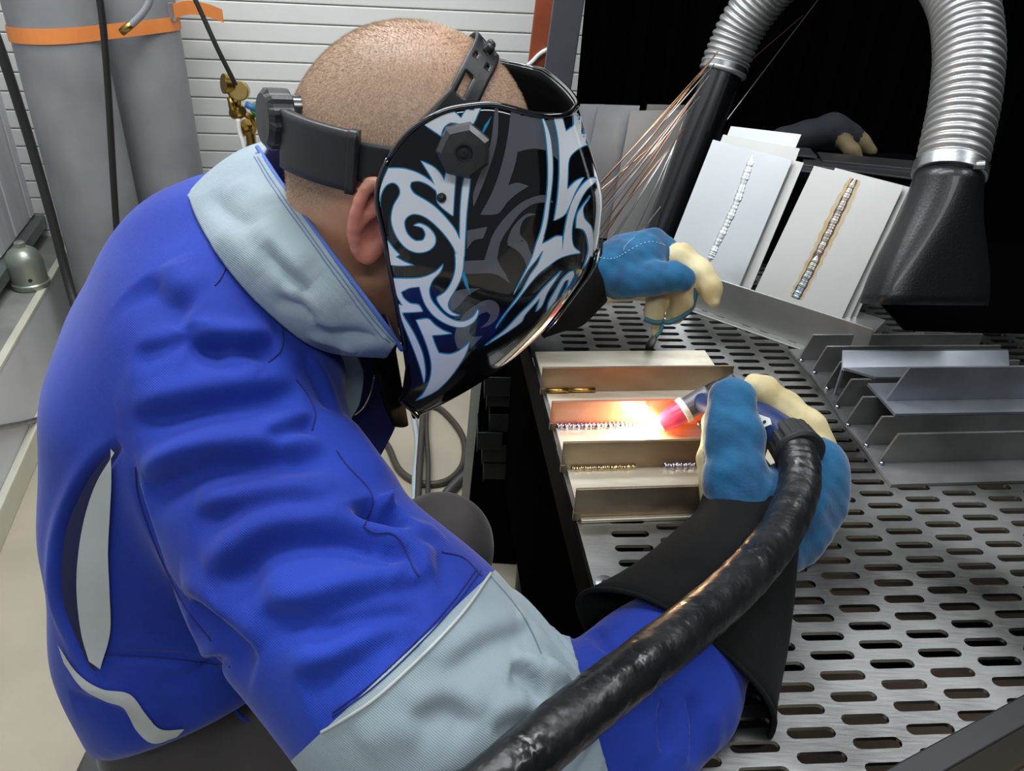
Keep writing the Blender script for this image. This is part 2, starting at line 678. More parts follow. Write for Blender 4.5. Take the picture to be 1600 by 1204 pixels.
for p in tail:
    for off, z in ((0, -.019), (.003, -.019), (.003, .019), (0, .019)):
        vs.append((p[0] + off, p[1] - off, p[2] + z))
for i in range(15):
    for k in range(4):
        fs.append((4 * i + k, 4 * i + (k + 1) % 4, 4 * i + 4 + (k + 1) % 4, 4 * i + 4 + k))
link('strap_tail', mesh_of('strap_tail', vs, fs), M['strap'], st)
box_obj('buckle', (-.006, .006, -.012, .012, -.026, .026), M['steel'], Matrix.Translation(V(e0)), st, bev=0.002)

# valve protection cap on the ledge
cp = Zp(50, 447, 0.305)
vc = thing('valve_cap', 'silver dome-shaped valve cap standing on the wall ledge', 'valve cap', cp)
m4 = Matrix.Translation(V(cp))
lathe('dome', [(.052, 0), (.056, .006), (.056, .018), (.0525, .022), (.0525, .085), (.049, .105), (.040, .122), (.024, .134), (.017, .136)],
      M['silver'], m4, vc, 40)
lathe('nut', [(.017, .134), (.017, .150), (.012, .153)], M['silver'], m4, vc, 6, smooth=False)
q = nrm(CAM - cp) * (1, 1, 0)
lathe('vent_hole', [(.006, 0), (.006, .0015)], M['dark'], axis_frame(cp + nrm(q) * .0522 + np.array([0, 0, .04]), q), vc, 12)

# hoses in front of the cylinders
def hose(name, pts, r, label, cat='hose', m='rubber', n=50, group=None, seg=10):
    P = smooth_path(pts, n)
    return tag(tube(name, P, r, M[m], seg=seg), label, cat, group)


hose('gas_hose', [Yp(-25, 10, 1.9), Yp(5, 90, 1.9), Yp(45, 215, 1.9), Yp(78, 330, 1.88), Yp(104, 430, 1.85), Yp(122, 500, 1.8), Yp(140, 620, 1.7)],
     0.012, 'thick black hose hanging in front of the leftmost grey cylinder')
hose('gas_hose', [Yp(152, -25, 2.0), Yp(160, 30, 2.0), Yp(167, 110, 2.0), Yp(172, 190, 2.0), Yp(176, 260, 2.0), Yp(181, 340, 2.0), Yp(190, 470, 1.98)],
     0.0085, 'thin black hose hanging between the two grey cylinders')
h3 = [Yp(290, -30, 2.45), Yp(310, 10, 2.45), Yp(338, 72, 2.45), Yp(362, 120, 2.46), Yp(368, 132, 2.47)]
hose('gas_hose', h3, 0.007, 'thin black hose running up from the brass regulator')
t = thing('hose_end', 'grey hose end with a brass fitting hanging over the orange strap', 'hose', Yp(200, 40, 2.2))
tube('hose_body', smooth_path([Yp(238, -25, 2.2), Yp(234, 2, 2.2), Yp(222, 22, 2.2), Yp(204, 40, 2.2)], 20), 0.009,
     mat('grey_hose', srgb(150, 152, 158), 0.4), t)
tube('brass_fitting', [Yp(206, 38, 2.2), Yp(190, 50, 2.2)], 0.010, M['brass'], t, 8)

# cylinder with the regulator, behind the man's collar
RY = 2.58
rc = Yp(398, 262, RY)
t = thing('gas_cylinder', 'black-shouldered gas cylinder behind the collar carrying the brass regulator', 'gas cylinder', (rc[0], rc[1], 0))
zt = Yp(398, 236, RY)[2]
m4 = Matrix.Translation((rc[0], rc[1], 0))
prof = [(.095, 0), (.1, .02), (.1, zt - .13)] + [(.028 + .072 * math.cos(a), zt - .13 + .11 * math.sin(a)) for a in np.linspace(.1, math.pi / 2, 9)]
lathe('body', prof, M['blackpaint'], m4, t, 40)
lathe('green_collar', [(.03, zt - .03), (.034, zt - .028), (.034, zt + .012), (.03, zt + .016), (.018, zt + .018)], mat('olive_green', srgb(96, 116, 70), .5), m4, t, 24)
lathe('valve', [(.016, zt), (.016, zt + .075), (.022, zt + .08), (.022, zt + .10), (.012, zt + .104)], M['brass'], m4, t, 16)
kb = Yp(408, 172, RY)
lathe('hand_wheel', [(.012, -.014), (.03, -.012), (.034, -.004), (.034, .008), (.028, .014), (.01, .016)], M['green'], axis_frame(kb, (.2, -.5, .8)), t, 10)

rg = thing('gas_regulator', 'brass gas regulator with two round gauges behind the neck of the man', 'regulator', Yp(375, 175, RY - .03))
b0 = Yp(372, 175, RY - .03)
lathe('body', [(.014, -.03), (.02, -.024), (.022, 0), (.02, .02), (.014, .028)], M['brass'], axis_frame(b0, (.6, -.5, .25)), rg, 18)
lathe('bonnet', [(.012, 0), (.018, .004), (.018, .028), (.010, .034)], M['brass'], axis_frame(Yp(384, 190, RY - .04), (.5, -.6, -.6)), rg, 6, smooth=False)
g_face = mat('gauge_back', (0.48, 0.33, 0.12), 0.4, 1.0)
for (u, v, ax) in ((353, 131, (-.75, -.62, .15)), (374, 142, (.1, -.95, .15))):
    gp = Yp(u, v, RY - .05)
    gm = axis_frame(gp, ax)
    g = lathe('gauge', [(.024, -.022), (.029, -.019), (.030, .004), (.030, .008), (.026, .009)], M['brass'], gm, rg, 28)
    lathe('gauge_face', [(.026, .0085), (.026, .0095)], g_face, gm, g, 24)
    tube('gauge_stem', [gp, b0], .0075, M['brass'], rg, 8)
tube('inlet_pipe', smooth_path([b0, Yp(390, 182, RY - .03), Yp(398, 196, RY - .01), rc * (1, 1, 0) + np.array([0, 0, zt + .05])], 14), .010, M['brass'], rg, 10)
tube('outlet_nipple', smooth_path([b0, Yp(374, 196, RY - .05), Yp(383, 212, RY - .05)], 10), .008, M['brass'], rg, 8)
tube('side_nipple', [Yp(360, 152, RY - .05), Yp(364, 172, RY - .05)], .011, M['brass'], rg, 6)
tube('blue_connector', [Yp(384, 163, RY - .06), Yp(400, 170, RY - .06)], .010, M['bluepl'], rg, 10)
hose('gas_hose', [Yp(372, 186, RY - .06), Yp(374, 205, RY - .06), Yp(380, 225, RY - .06), Yp(388, 260, RY - .06)], .0075,
     'pale grey hose leading down from the brass regulator', m='white', n=20)
# ================================================================== slotted welding table
TZ = 0.80
TO = np.array([0.3696, 0.6607])
cY, sY = math.cos(YAW), math.sin(YAW)
PCOL, PROW = 0.0553, 0.0234


def tloc(x, y):                  # table grid coordinates -> world xy
    return TO[0] + x * cY - y * sY, TO[1] + x * sY + y * cY


def tinv(wx, wy):
    a, b = wx - TO[0], wy - TO[1]
    return a * cY + b * sY, -a * sY + b * cY


TM = Matrix.Translation((TO[0], TO[1], 0)) @ Matrix.Rotation(YAW, 4, 'Z')


def steel_table():
    m = mat('worn_table_steel', (0.40, 0.40, 0.39), 0.36, 1.0)
    nt = m.node_tree
    b = nt.nodes['Principled BSDF']
    tc = nt.nodes.new('ShaderNodeTexCoord')
    n1 = nt.nodes.new('ShaderNodeTexNoise'); n1.inputs['Scale'].default_value = 5; n1.inputs['Detail'].default_value = 7
    mp = nt.nodes.new('ShaderNodeMapping'); mp.inputs['Scale'].default_value = (40, 300, 1); mp.inputs['Rotation'].default_value = (0, 0, 0.9)
    n2 = nt.nodes.new('ShaderNodeTexNoise'); n2.inputs['Scale'].default_value = 1.0; n2.inputs['Detail'].default_value = 3
    nt.links.new(tc.outputs['Object'], n1.inputs['Vector'])
    nt.links.new(tc.outputs['Object'], mp.inputs[0]); nt.links.new(mp.outputs[0], n2.inputs['Vector'])
    r = nt.nodes.new('ShaderNodeValToRGB')
    r.color_ramp.elements[0].position = 0.36; r.color_ramp.elements[0].color = (0.09, 0.088, 0.085, 1)
    r.color_ramp.elements[1].position = 0.62; r.color_ramp.elements[1].color = (0.33, 0.33, 0.32, 1)
    nt.links.new(n1.outputs['Fac'], r.inputs[0]); nt.links.new(r.outputs[0], b.inputs['Base Color'])
    mr = nt.nodes.new('ShaderNodeMapRange')
    mr.inputs['From Min'].default_value = 0.35; mr.inputs['From Max'].default_value = 0.65
    mr.inputs['To Min'].default_value = 0.30; mr.inputs['To Max'].default_value = 0.48
    nt.links.new(n1.outputs['Fac'], mr.inputs[0]); nt.links.new(mr.outputs[0], b.inputs['Roughness'])
    bp = nt.nodes.new('ShaderNodeBump'); bp.inputs['Strength'].default_value = 0.3; bp.inputs['Distance'].default_value = 0.0006
    nt.links.new(n2.outputs['Fac'], bp.inputs['Height']); nt.links.new(bp.outputs[0], b.inputs['Normal'])
    return m


M['table'] = steel_table()
table = thing('welding_table', 'large slotted steel welding table the man works at', 'table', (0.45, 0.9, 0))

# left edge line and the cut front right corner, in table coordinates
eL0, eL1 = np.array(tinv(0.022, 1.141)), np.array(tinv(0.100, 0.585))
cC0, cC1 = np.array(tinv(*Zp(1600, 1092, TZ)[:2])), np.array(tinv(*Zp(1396, 1204, TZ)[:2]))
SL, SW, TH = 0.0446, 0.0108, 0.0045
NS = 5
slot = []
for k in range(NS + 1):
    a = -math.pi / 2 + math.pi * k / NS
    slot.append((SL / 2 - SW / 2 + SW / 2 * math.cos(a), SW / 2 * math.sin(a)))
for k in range(NS + 1):
    a = math.pi / 2 + math.pi * k / NS
    slot.append((-SL / 2 + SW / 2 + SW / 2 * math.cos(a), SW / 2 * math.sin(a)))
ns = len(slot)
vs, fs = [], []
x_left = -0.30
for i in range(-6, 20):
    for j in range(-18, 48):
        cx = i * PCOL
        cy = (j + (0.5 if i % 2 == 0 else 0.0)) * PROW * -1 + 0.0
        # rows counted towards the back are negative j
        cy = j * PROW - (0.5 * PROW if i % 2 == 0 else 0)
        if not (-0.42 < cy < 1.05):
            continue
        wx = cx
        # margin along the left edge
        ex = eL1[0] + (eL0[0] - eL1[0]) * (cy - eL1[1]) / (eL0[1] - eL1[1])
        solid = cx - SL / 2 < ex + 0.022
        b0 = len(vs)
        hx, hy = PCOL / 2, PROW / 2
        if solid:
            vs += [(cx - hx, cy - hy, TZ), (cx + hx, cy - hy, TZ), (cx + hx, cy + hy, TZ), (cx - hx, cy + hy, TZ)]
            fs.append((b0, b0 + 1, b0 + 2, b0 + 3))
            continue
        # outer ring points matching the slot points
        for (x, y) in slot:
            ox = hx if x > 0 else -hx
            vs.append((cx + (ox if abs(x) > SL / 2 - SW / 2 - 1e-6 and abs(y) < SW / 2 - 1e-6 else x),
                       cy + (hy if y > 0 else -hy) * (1 if abs(y) > SW / 2 - 1e-6 else abs(y) / (SW / 2)), TZ))
        for (x, y) in slot:
            vs.append((cx + x, cy + y, TZ))
        for (x, y) in slot:
            vs.append((cx + x, cy + y, TZ - TH))
        for k in range(ns):
            k2 = (k + 1) % ns
            fs.append((b0 + k, b0 + k2, b0 + ns + k2, b0 + ns + k))
            fs.append((b0 + ns + k, b0 + ns + k2, b0 + 2 * ns + k2, b0 + 2 * ns + k))
        # four corners
        q = len(vs)
        vs += [(cx + hx, cy - hy, TZ), (cx + hx, cy + hy, TZ), (cx - hx, cy + hy, TZ), (cx - hx, cy - hy, TZ)]
        fs.append((b0 + 0, q, b0 + 1))
        fs.append((b0 + NS - 1, q + 1, b0 + NS))
        fs.append((b0 + NS + 1, q + 2, b0 + NS + 2))
        fs.append((b0 + 2 * NS, q + 3, b0 + 2 * NS + 1))
me = mesh_of('perforated_plate', vs, fs)
bm = bmesh.new()
bm.from_mesh(me)
bpy.data.meshes.remove(me)
bmesh.ops.remove_doubles(bm, verts=bm.verts[:], dist=1e-5)


def cut(bm, a, b, keep_left=True):
    d = nrm(np.append(b - a, 0))
    n = np.array([-d[1], d[0], 0])
    if keep_left:
        n = -n
    bmesh.ops.bisect_plane(bm, geom=bm.verts[:] + bm.edges[:] + bm.faces[:], plane_co=(a[0], a[1], 0), plane_no=tuple(n), clear_outer=True)


cut(bm, eL0, eL1)                                  # left edge (keep the right-hand side)
cut(bm, cC1, cC0)
YB = 0.985
cut(bm, np.array([1.0, YB]), np.array([-1.0, YB]))
bmesh.ops.transform(bm, matrix=TM, verts=bm.verts[:])
for f in bm.faces:
    f.normal_update()
me = bpy.data.meshes.new('perforated_plate')
bm.to_mesh(me)
bm.free()
link('perforated_plate', me, M['table'], table)

# edge bars and the dark sides
def edge_bar(name, a, b, w, z0, z1, m, off=0.0, ext=(0, 0)):
    a = np.array([*tloc(*a)]); b = np.array([*tloc(*b)])
    d = nrm(np.append(b - a, 0)); n = np.array([-d[1], d[0], 0])
    L = np.linalg.norm(b - a)
    m4 = frame(np.array([a[0], a[1], 0]), d, n, np.array([0, 0, 1.0]))
    return box_obj(name, (-ext[0], L + ext[1], off, off + w, z0, z1), m, m4, table, bev=0.0015)


lf = eL1 + (eL1 - eL0) * 0.32
lb = eL0 + (eL0 - eL1) * 0.62
edge_bar('side_flange', lf, lb, 0.004, TZ - 0.06, TZ - 0.0005, mat('dark_flange', (0.010, 0.009, 0.008), .5, .2, var=.4, vscale=20, spec=.0), off=0.0)
edge_bar('side_panel', lf, lb, 0.006, 0.30, TZ - 0.061, M['blackpaint'], off=-0.012)
edge_bar('front_band', cC1, cC0, 0.022, TZ - 0.075, TZ + 0.012, mat('black_edge_band', (0.010, 0.010, 0.011), .42), off=-0.022, ext=(0.10, 0.6))
edge_bar('back_apron', np.array([-0.40, YB]), np.array([1.05, YB]), 0.004, TZ - 0.3, TZ - 0.001, M['blackpaint'])
for (x, y) in ((-0.2, 0.9), (0.85, 0.9), (0.86, 0.05), (-0.15, 0.30)):
    wx, wy = tloc(x, y)
    box_obj('leg', (-.03, .03, -.03, .03, 0, TZ - .01), M['blackpaint'], rotz(YAW, (wx, wy, 0)), table)
for k in range(3):
    y = -0.1 + k * 0.4
    box_obj('cross_rail', (-.22, .95, y - .006, y + .006, TZ - .07, TZ - .009), M['blackpaint'], TM, table)
dark_sheet = box_obj('slot_darkening_sheet', (-.20, .95, -.30, .97, .50, .512), mat('brown_darkening_sheet', srgb(96, 78, 62), .8, var=.5, vscale=6), None, table, bev=0)  # sheet added below the plate to darken the view through the slots
bm = bmesh.new(); bm.from_mesh(dark_sheet.data)
nC = nrm(np.append(cC0 - cC1, 0)); nC = np.array([-nC[1], nC[0], 0])
cut(bm, cC1 + nC[:2] * .03, cC0 + nC[:2] * .03)
bmesh.ops.holes_fill(bm, edges=bm.edges[:])
bmesh.ops.transform(bm, matrix=TM, verts=bm.verts[:])
bm.to_mesh(dark_sheet.data); bm.free()
# countersunk screw on the bare margin
sp = Zp(945, 911, TZ)
lathe('screw_head', [(.011, 0), (.011, .0012), (.010, .0018)], M['steel'], Matrix.Translation(V(sp)), table, 24)
lathe('screw_socket', [(.004, .0017), (.004, .0021)], M['dark'], Matrix.Translation(V(sp)), table, 6)

# ================================================================== metalwork on the table
WELD = Zp(1012, 664, 0.812)


def weld_zone_metal(name, base, rough=0.35, glow=True, s=1.0, tint=True):
    """steel with temper colours spreading from the weld and arc light painted as a glow round it."""
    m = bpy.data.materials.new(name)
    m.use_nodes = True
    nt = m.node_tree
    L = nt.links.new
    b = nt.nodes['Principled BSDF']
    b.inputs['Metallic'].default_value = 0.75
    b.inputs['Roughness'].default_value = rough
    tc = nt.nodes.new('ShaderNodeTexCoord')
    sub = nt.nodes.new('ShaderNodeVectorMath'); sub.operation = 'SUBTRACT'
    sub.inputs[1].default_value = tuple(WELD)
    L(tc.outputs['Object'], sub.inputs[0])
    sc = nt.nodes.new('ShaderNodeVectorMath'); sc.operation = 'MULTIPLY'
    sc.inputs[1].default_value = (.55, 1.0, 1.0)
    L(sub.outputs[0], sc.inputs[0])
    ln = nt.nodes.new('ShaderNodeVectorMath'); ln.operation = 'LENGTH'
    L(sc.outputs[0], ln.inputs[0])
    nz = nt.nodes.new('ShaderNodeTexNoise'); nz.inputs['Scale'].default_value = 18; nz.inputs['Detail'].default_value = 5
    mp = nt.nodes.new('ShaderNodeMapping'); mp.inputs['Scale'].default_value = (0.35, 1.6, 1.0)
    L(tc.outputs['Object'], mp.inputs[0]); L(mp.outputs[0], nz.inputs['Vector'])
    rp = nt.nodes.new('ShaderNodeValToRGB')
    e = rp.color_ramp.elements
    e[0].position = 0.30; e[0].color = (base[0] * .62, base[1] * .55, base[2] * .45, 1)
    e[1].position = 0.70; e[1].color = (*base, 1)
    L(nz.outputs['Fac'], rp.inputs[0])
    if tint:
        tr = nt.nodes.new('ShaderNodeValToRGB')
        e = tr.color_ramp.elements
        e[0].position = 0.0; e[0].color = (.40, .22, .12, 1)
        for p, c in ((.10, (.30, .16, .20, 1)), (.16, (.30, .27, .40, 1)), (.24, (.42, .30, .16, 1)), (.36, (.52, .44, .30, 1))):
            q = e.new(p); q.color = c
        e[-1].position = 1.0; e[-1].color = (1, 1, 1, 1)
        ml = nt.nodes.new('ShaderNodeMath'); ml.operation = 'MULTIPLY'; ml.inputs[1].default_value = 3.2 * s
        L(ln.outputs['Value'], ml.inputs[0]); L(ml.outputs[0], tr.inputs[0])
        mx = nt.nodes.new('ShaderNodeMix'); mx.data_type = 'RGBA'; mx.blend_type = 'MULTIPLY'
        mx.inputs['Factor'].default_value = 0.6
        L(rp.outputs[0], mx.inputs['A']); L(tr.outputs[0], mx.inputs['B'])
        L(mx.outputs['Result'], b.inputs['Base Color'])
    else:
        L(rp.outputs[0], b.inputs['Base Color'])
    if glow:  # arc light falling on the steel, painted in as emission
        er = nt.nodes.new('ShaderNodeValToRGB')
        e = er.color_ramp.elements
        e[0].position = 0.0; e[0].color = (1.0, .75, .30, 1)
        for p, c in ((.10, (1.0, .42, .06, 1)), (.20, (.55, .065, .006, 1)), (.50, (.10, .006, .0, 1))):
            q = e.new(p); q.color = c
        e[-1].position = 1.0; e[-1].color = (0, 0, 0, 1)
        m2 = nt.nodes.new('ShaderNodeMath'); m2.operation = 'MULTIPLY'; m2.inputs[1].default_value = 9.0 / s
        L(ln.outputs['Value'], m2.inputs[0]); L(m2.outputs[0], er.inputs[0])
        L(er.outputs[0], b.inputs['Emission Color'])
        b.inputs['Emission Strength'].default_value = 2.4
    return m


M['glowfin'] = weld_zone_metal('fin_steel_painted_glow', (.44, .38, .32), .35, True, 1.0)
M['warmfin'] = weld_zone_metal('warm_fin_steel', (.40, .34, .27), .36, False, 1.0)
M['glowbase'] = weld_zone_metal('base_steel_painted_glow', (.86, .82, .70), .42, True, 0.32, False)
M['bead'] = mat('weld_bead', (.62, .62, .66), 0.25, 1.0, var=.5, vscale=60, col2=(.40, .34, .50), bump=.4, bscale=160)
M['beadgold'] = mat('gold_weld_bead', (.70, .56, .34), 0.25, 1.0, var=.4, vscale=60)

wp = thing('fin_workpiece', 'steel base plate with four upright fins being welded, with painted arc glow', 'workpiece', Zp(905, 812, TZ))
c00, c01 = Zp(908, 813, TZ + .005), Zp(836, 549, TZ + .005)
yv = nrm((c01 - c00) * (1, 1, 0))
xv = np.array([yv[1], -yv[0], 0])
BL = np.linalg.norm(c01 - c00)
WM = frame(c00 * (1, 1, 0) + np.array([0, 0, TZ]), xv, yv, np.array([0, 0, 1.0]))
bp = box_obj('base_plate', (0.0, 0.285, 0.0, BL, 0.0002, 0.005), M['glowbase'], WM, wp, bev=0.0008)
FH = 0.041
for k, (u, v, w) in enumerate(((853, 575, .288), (872, 628, .268), (888, 692, .268), (908, 765, .245))):
    p = Zp(u, v, TZ + .005 + FH)
    q = WM.inverted() @ V(p)
    fin = box_obj('fin', (-.008, w - .006, q.y, q.y + .004, .0052, .005 + FH), M['glowfin'] if k == 1 else M['warmfin'], WM, wp, bev=0.0006)
    # the stub under the fin that shows past the base plate
    box_obj('fin_lug', (-.0085, -.001, q.y - .001, q.y + .005, -.012 + .012, .012), M['warmfin'], WM, fin, bev=0.0006)
    if k in (1, 2):
        rng = [(0.0, .115, 'bead'), (.20, .27, 'bead')] if k == 1 else [(.005, .09, 'beadgold'), (.125, .215, 'bead')]
        for a, b_, mm in rng:
            n = int((b_ - a) / .0011)
            xs = np.linspace(a, b_, n)
            P = [WM @ Vector((x, q.y - .0015 + .0008 * math.sin(x * 400), .0068)) for x in xs]
            rr = (.0054 if mm == 'bead' else .0036) * (1 + .22 * np.sin(np.arange(n) * 1.25))
            rr[0] = rr[-1] = .001
            tube('weld_bead', P, rr, M[mm], wp, 8)

# rod stubs lying against the first fin
for u0, u1, v in ((852, 888, 610), (889, 930, 609)):
    o = tube('rod_stub', [Zp(u0, v, TZ + .0085), Zp(u1, v, TZ + .0085)], .0030, M['brass'], seg=8)
    tag(o, 'short brass-coloured rod stub lying against the rearmost fin, %s' % ('left one' if u0 < 870 else 'right one, the longer'), 'rod stub', 'rod stubs on the workpiece')

# arc
arc = thing('welding_arc', 'white-hot welding arc burning between the torch tip and the fin', 'arc', WELD)
am = bpy.data.materials.new('arc_light'); am.use_nodes = True
nt = am.node_tree
b = nt.nodes['Principled BSDF']
b.inputs['Base Color'].default_value = (1, .9, .7, 1)
b.inputs['Emission Color'].default_value = (1.0, .80, .42, 1)
b.inputs['Emission Strength'].default_value = 14
for nm, c, r, sx in (('molten_pool', WELD + (0.004, 0, -.004), .011, (1.25, 1, .55)), ('arc_flame', WELD + (0.010, .000, .003), .007, (1.3, 1, 1.0)),
                     ('hot_spot', Zp(1003, 641, .836), .010, (.9, .35, 1.15))):
    bm = bmesh.new()
    bmesh.ops.create_icosphere(bm, subdivisions=3, radius=r, matrix=Matrix.Translation(V(c)) @ Matrix.Diagonal((*sx, 1)))
    bm_obj(nm, bm, am, arc, True)
pl_ = bpy.data.lights.new('arc_glow', 'POINT')
pl_.energy = 1.1
pl_.color = (1.0, .66, .34)
pl_.shadow_soft_size = .012
po = bpy.data.objects.new('arc_glow', pl_)
po.location = V(WELD + np.array([-.014, -.014, .020]))
COL.objects.link(po)
po.parent = arc
po.matrix_parent_inverse = arc.matrix_world.inverted()

# ------------------------------------------------------------------ finned profiles stacked on the right
M['bsteel'] = mat('blue_black_steel', (.33, .35, .39), 0.36, .75, var=.35, vscale=9, bump=.06, bscale=70, rvar=.08)
M['bsteel2'] = mat('mill_scale_steel', (.30, .295, .29), 0.37, .75, var=.4, vscale=8, rvar=.08)
ya = math.radians(7.5)
ex = np.array([math.cos(ya), math.sin(ya), 0.0])
ey = np.array([-math.sin(ya), math.cos(ya), 0.0])
ez = np.array([0, 0, 1.0])


def cp6(x, y):
    return 1200 + x / 3.01, 450 + y / 3.01


def fin_mesh(o, L, h, slant, th=.0035):
    """upright strip standing at o, running along ex, with a slanted near end."""
    vs = []
    for s in (0, th):
        for a, z in ((0, 0), (L, 0), (L, h), (slant, h)):
            vs.append(o + ex * a + ez * z + ey * s)
    fs = [(0, 1, 2, 3), (7, 6, 5, 4), (0, 4, 5, 1), (1, 5, 6, 2), (2, 6, 7, 3), (3, 7, 4, 0)]
    return mesh_of('fin', vs, fs)


fa = thing('finned_profile', 'dark steel base plate with seven upright fins lying at the right of the table', 'metal profile', Zp(1390, 760, TZ))
b0 = Zp(1391, 761, TZ)
b1 = Zp(1231, 545, TZ)
ln = np.linalg.norm(b1 - b0)
FR = frame(b0, ex, ey, ez)
q1 = FR.inverted() @ V(b1)
# base plate made of narrow strips welded edge to edge
edges = [Zp(*cp6(x, y), TZ) for x, y in ((575, 935), (500, 838), (440, 748), (360, 652), (305, 562), (255, 487), (200, 412), (95, 297))]
for a, b_ in zip(edges[:-1], edges[1:]):
    d = (b_ - a)
    w = .31
    vs = [a, a + ex * w, b_ + ex * w, b_]
    vs = [v + ez * .0005 for v in vs] + [v + ez * .0045 for v in vs]
    link('base_strip', mesh_of('base_strip', vs, [(3, 2, 1, 0), (4, 5, 6, 7), (0, 1, 5, 4), (1, 2, 6, 5), (2, 3, 7, 6), (3, 0, 4, 7)]), M['bsteel2'], fa)
for x, y, L in ((520, 822, .33), (448, 738, .33), (362, 642, .31), (312, 556, .31), (265, 470, .31), (205, 395, .31), (143, 338, .31)):
    link('fin', fin_mesh(Zp(*cp6(x, y), TZ + .0046), L, .046, .014), M['bsteel2'], fa)
    tube('tack_weld', [Zp(*cp6(x + 6, y + 2), TZ + .006), Zp(*cp6(x + 22, y + 1), TZ + .006)], .0028, M['bead'], fa, 6)

# a T-profile resting on top of the fins
zt_ = TZ + .0046 + .046
tt = thing('tee_profile', 'steel T-profile resting on top of the dark fins, its upright strip bluish', 'metal profile', Zp(*cp6(560, 530), zt_))
a = Zp(*cp6(595, 602), zt_ + .001); b_ = Zp(*cp6(465, 458), zt_ + .001)
vs = [a, a + ex * .33, b_ + ex * .33, b_]
vs = [v + ez * 0 for v in vs] + [v + ez * .004 for v in vs]
link('flange', mesh_of('flange', vs, [(3, 2, 1, 0), (4, 5, 6, 7), (0, 1, 5, 4), (1, 2, 6, 5), (2, 3, 7, 6), (3, 0, 4, 7)]), M['bsteel'], tt)
link('web', fin_mesh(Zp(*cp6(556, 528), zt_ + .0052), .33, .052, .018), M['bsteel'], tt)

# a second one tipped over between the fins
tt = thing('tee_profile', 'steel T-profile tipped over between the rear fins', 'metal profile', Zp(*cp6(340, 330), zt_))
ta, tb = Zp(*cp6(350, 292), zt_ + .016), Zp(*cp6(345, 380), TZ + .05)
dn = tb - ta
w = .27
vs = [ta, ta + ex * w, tb + ex * w, tb]
vs = vs + [v - ey * .004 for v in vs]
link('flange', mesh_of('flange', vs, [(0, 1, 2, 3), (7, 6, 5, 4), (0, 4, 5, 1), (1, 5, 6, 2), (2, 6, 7, 3), (3, 7, 4, 0)]), M['bsteel'], tt)
tc_, td = Zp(*cp6(350, 384), zt_ + .001), Zp(*cp6(505, 430), zt_ + .001)
vs = [tc_, tc_ + ex * w, td + ex * (w - .05), td]
vs = [v + ez * .0005 for v in vs] + [v + ez * .0042 for v in vs]
link('web', mesh_of('web', vs, [(3, 2, 1, 0), (4, 5, 6, 7), (0, 1, 5, 4), (1, 2, 6, 5), (2, 3, 7, 6), (3, 0, 4, 7)]), M['bsteel'], tt)
box_obj('stop_tab', (-.001, .003, -.004, .0, -.046, .0), M['bsteel'], frame(Zp(*cp6(348, 372), zt_), ex, ey, ez), tt, bev=0)

# ------------------------------------------------------------------ angle bar that holds the test plates
g0, g1 = Zp(1079, 481, TZ), Zp(1346, 574, TZ)
gd = nrm((g1 - g0) * (1, 1, 0))
gn = np.array([-gd[1], gd[0], 0])                       # away from the camera
GM = frame(g0, gd, gn, ez)
GL = np.linalg.norm(g1 - g0)
M['duralu'] = mat('dull_aluminium', (.42, .42, .40), 0.42, .85, var=.12, vscale=4, rvar=.06)
ab = thing('angle_bar', 'dull grey angle bar propping up the two stacks of welded plates', 'angle bar', g0)
box_obj('upright_flange', (0, GL, 0, .004, .003, .070), M['duralu'], GM, ab, bev=.001)
box_obj('foot_flange', (0, GL, -.016, .0, 0, .003), M['duralu'], GM, ab, bev=.001)
box_obj('end_block', (GL - .07, GL - .005, .02, .10, .001, .05), M['duralu'], GM, ab, bev=.001)

# welded test plates leaning back from the angle bar
M['plateA'] = mat('bright_plate', (.66, .67, .68), .34, .85, var=.08, vscale=4, rvar=.06)
M['plateB'] = mat('satin_plate', (.56, .555, .53), .46, .8, var=.06, vscale=5)


def lean_plane(off, lean):
    o = g0 + gn * off
    up = gn * math.sin(lean) + ez * math.cos(lean)
    nn = np.cross(gd, up)
    return o, gd, up, nn


def on_plane(pl, u, v):
    o, a, up, nn = pl
    r = ray(u, v)
    t = ((o - CAM) @ nn) / (r @ nn)
    return CAM + t * r


def plate(name, pix, off, lean, m, label, group, th=.0025):
    pl = lean_plane(off, lean)
    c = [on_plane(pl, *q) for q in pix]
    # run the lower edge down to the table
    for hi, lo in ((0, 3), (1, 2)):
        d = c[lo] - c[hi]
        c[lo] = c[hi] + d * ((c[hi][2] - TZ - .0045) / (c[hi][2] - c[lo][2]))
    nn = pl[3] if pl[3] @ (CAM - c[0]) > 0 else -pl[3]
    vs = [p for p in c] + [p - nn * th for p in c]
    t = thing(name, label, 'metal plate', (c[2] + c[3]) / 2, group)
    link('sheet', mesh_of('sheet', vs, [(3, 2, 1, 0), (4, 5, 6, 7), (0, 1, 5, 4), (1, 2, 6, 5), (2, 3, 7, 6), (3, 0, 4, 7)]), m, t)
    return t, pl, c


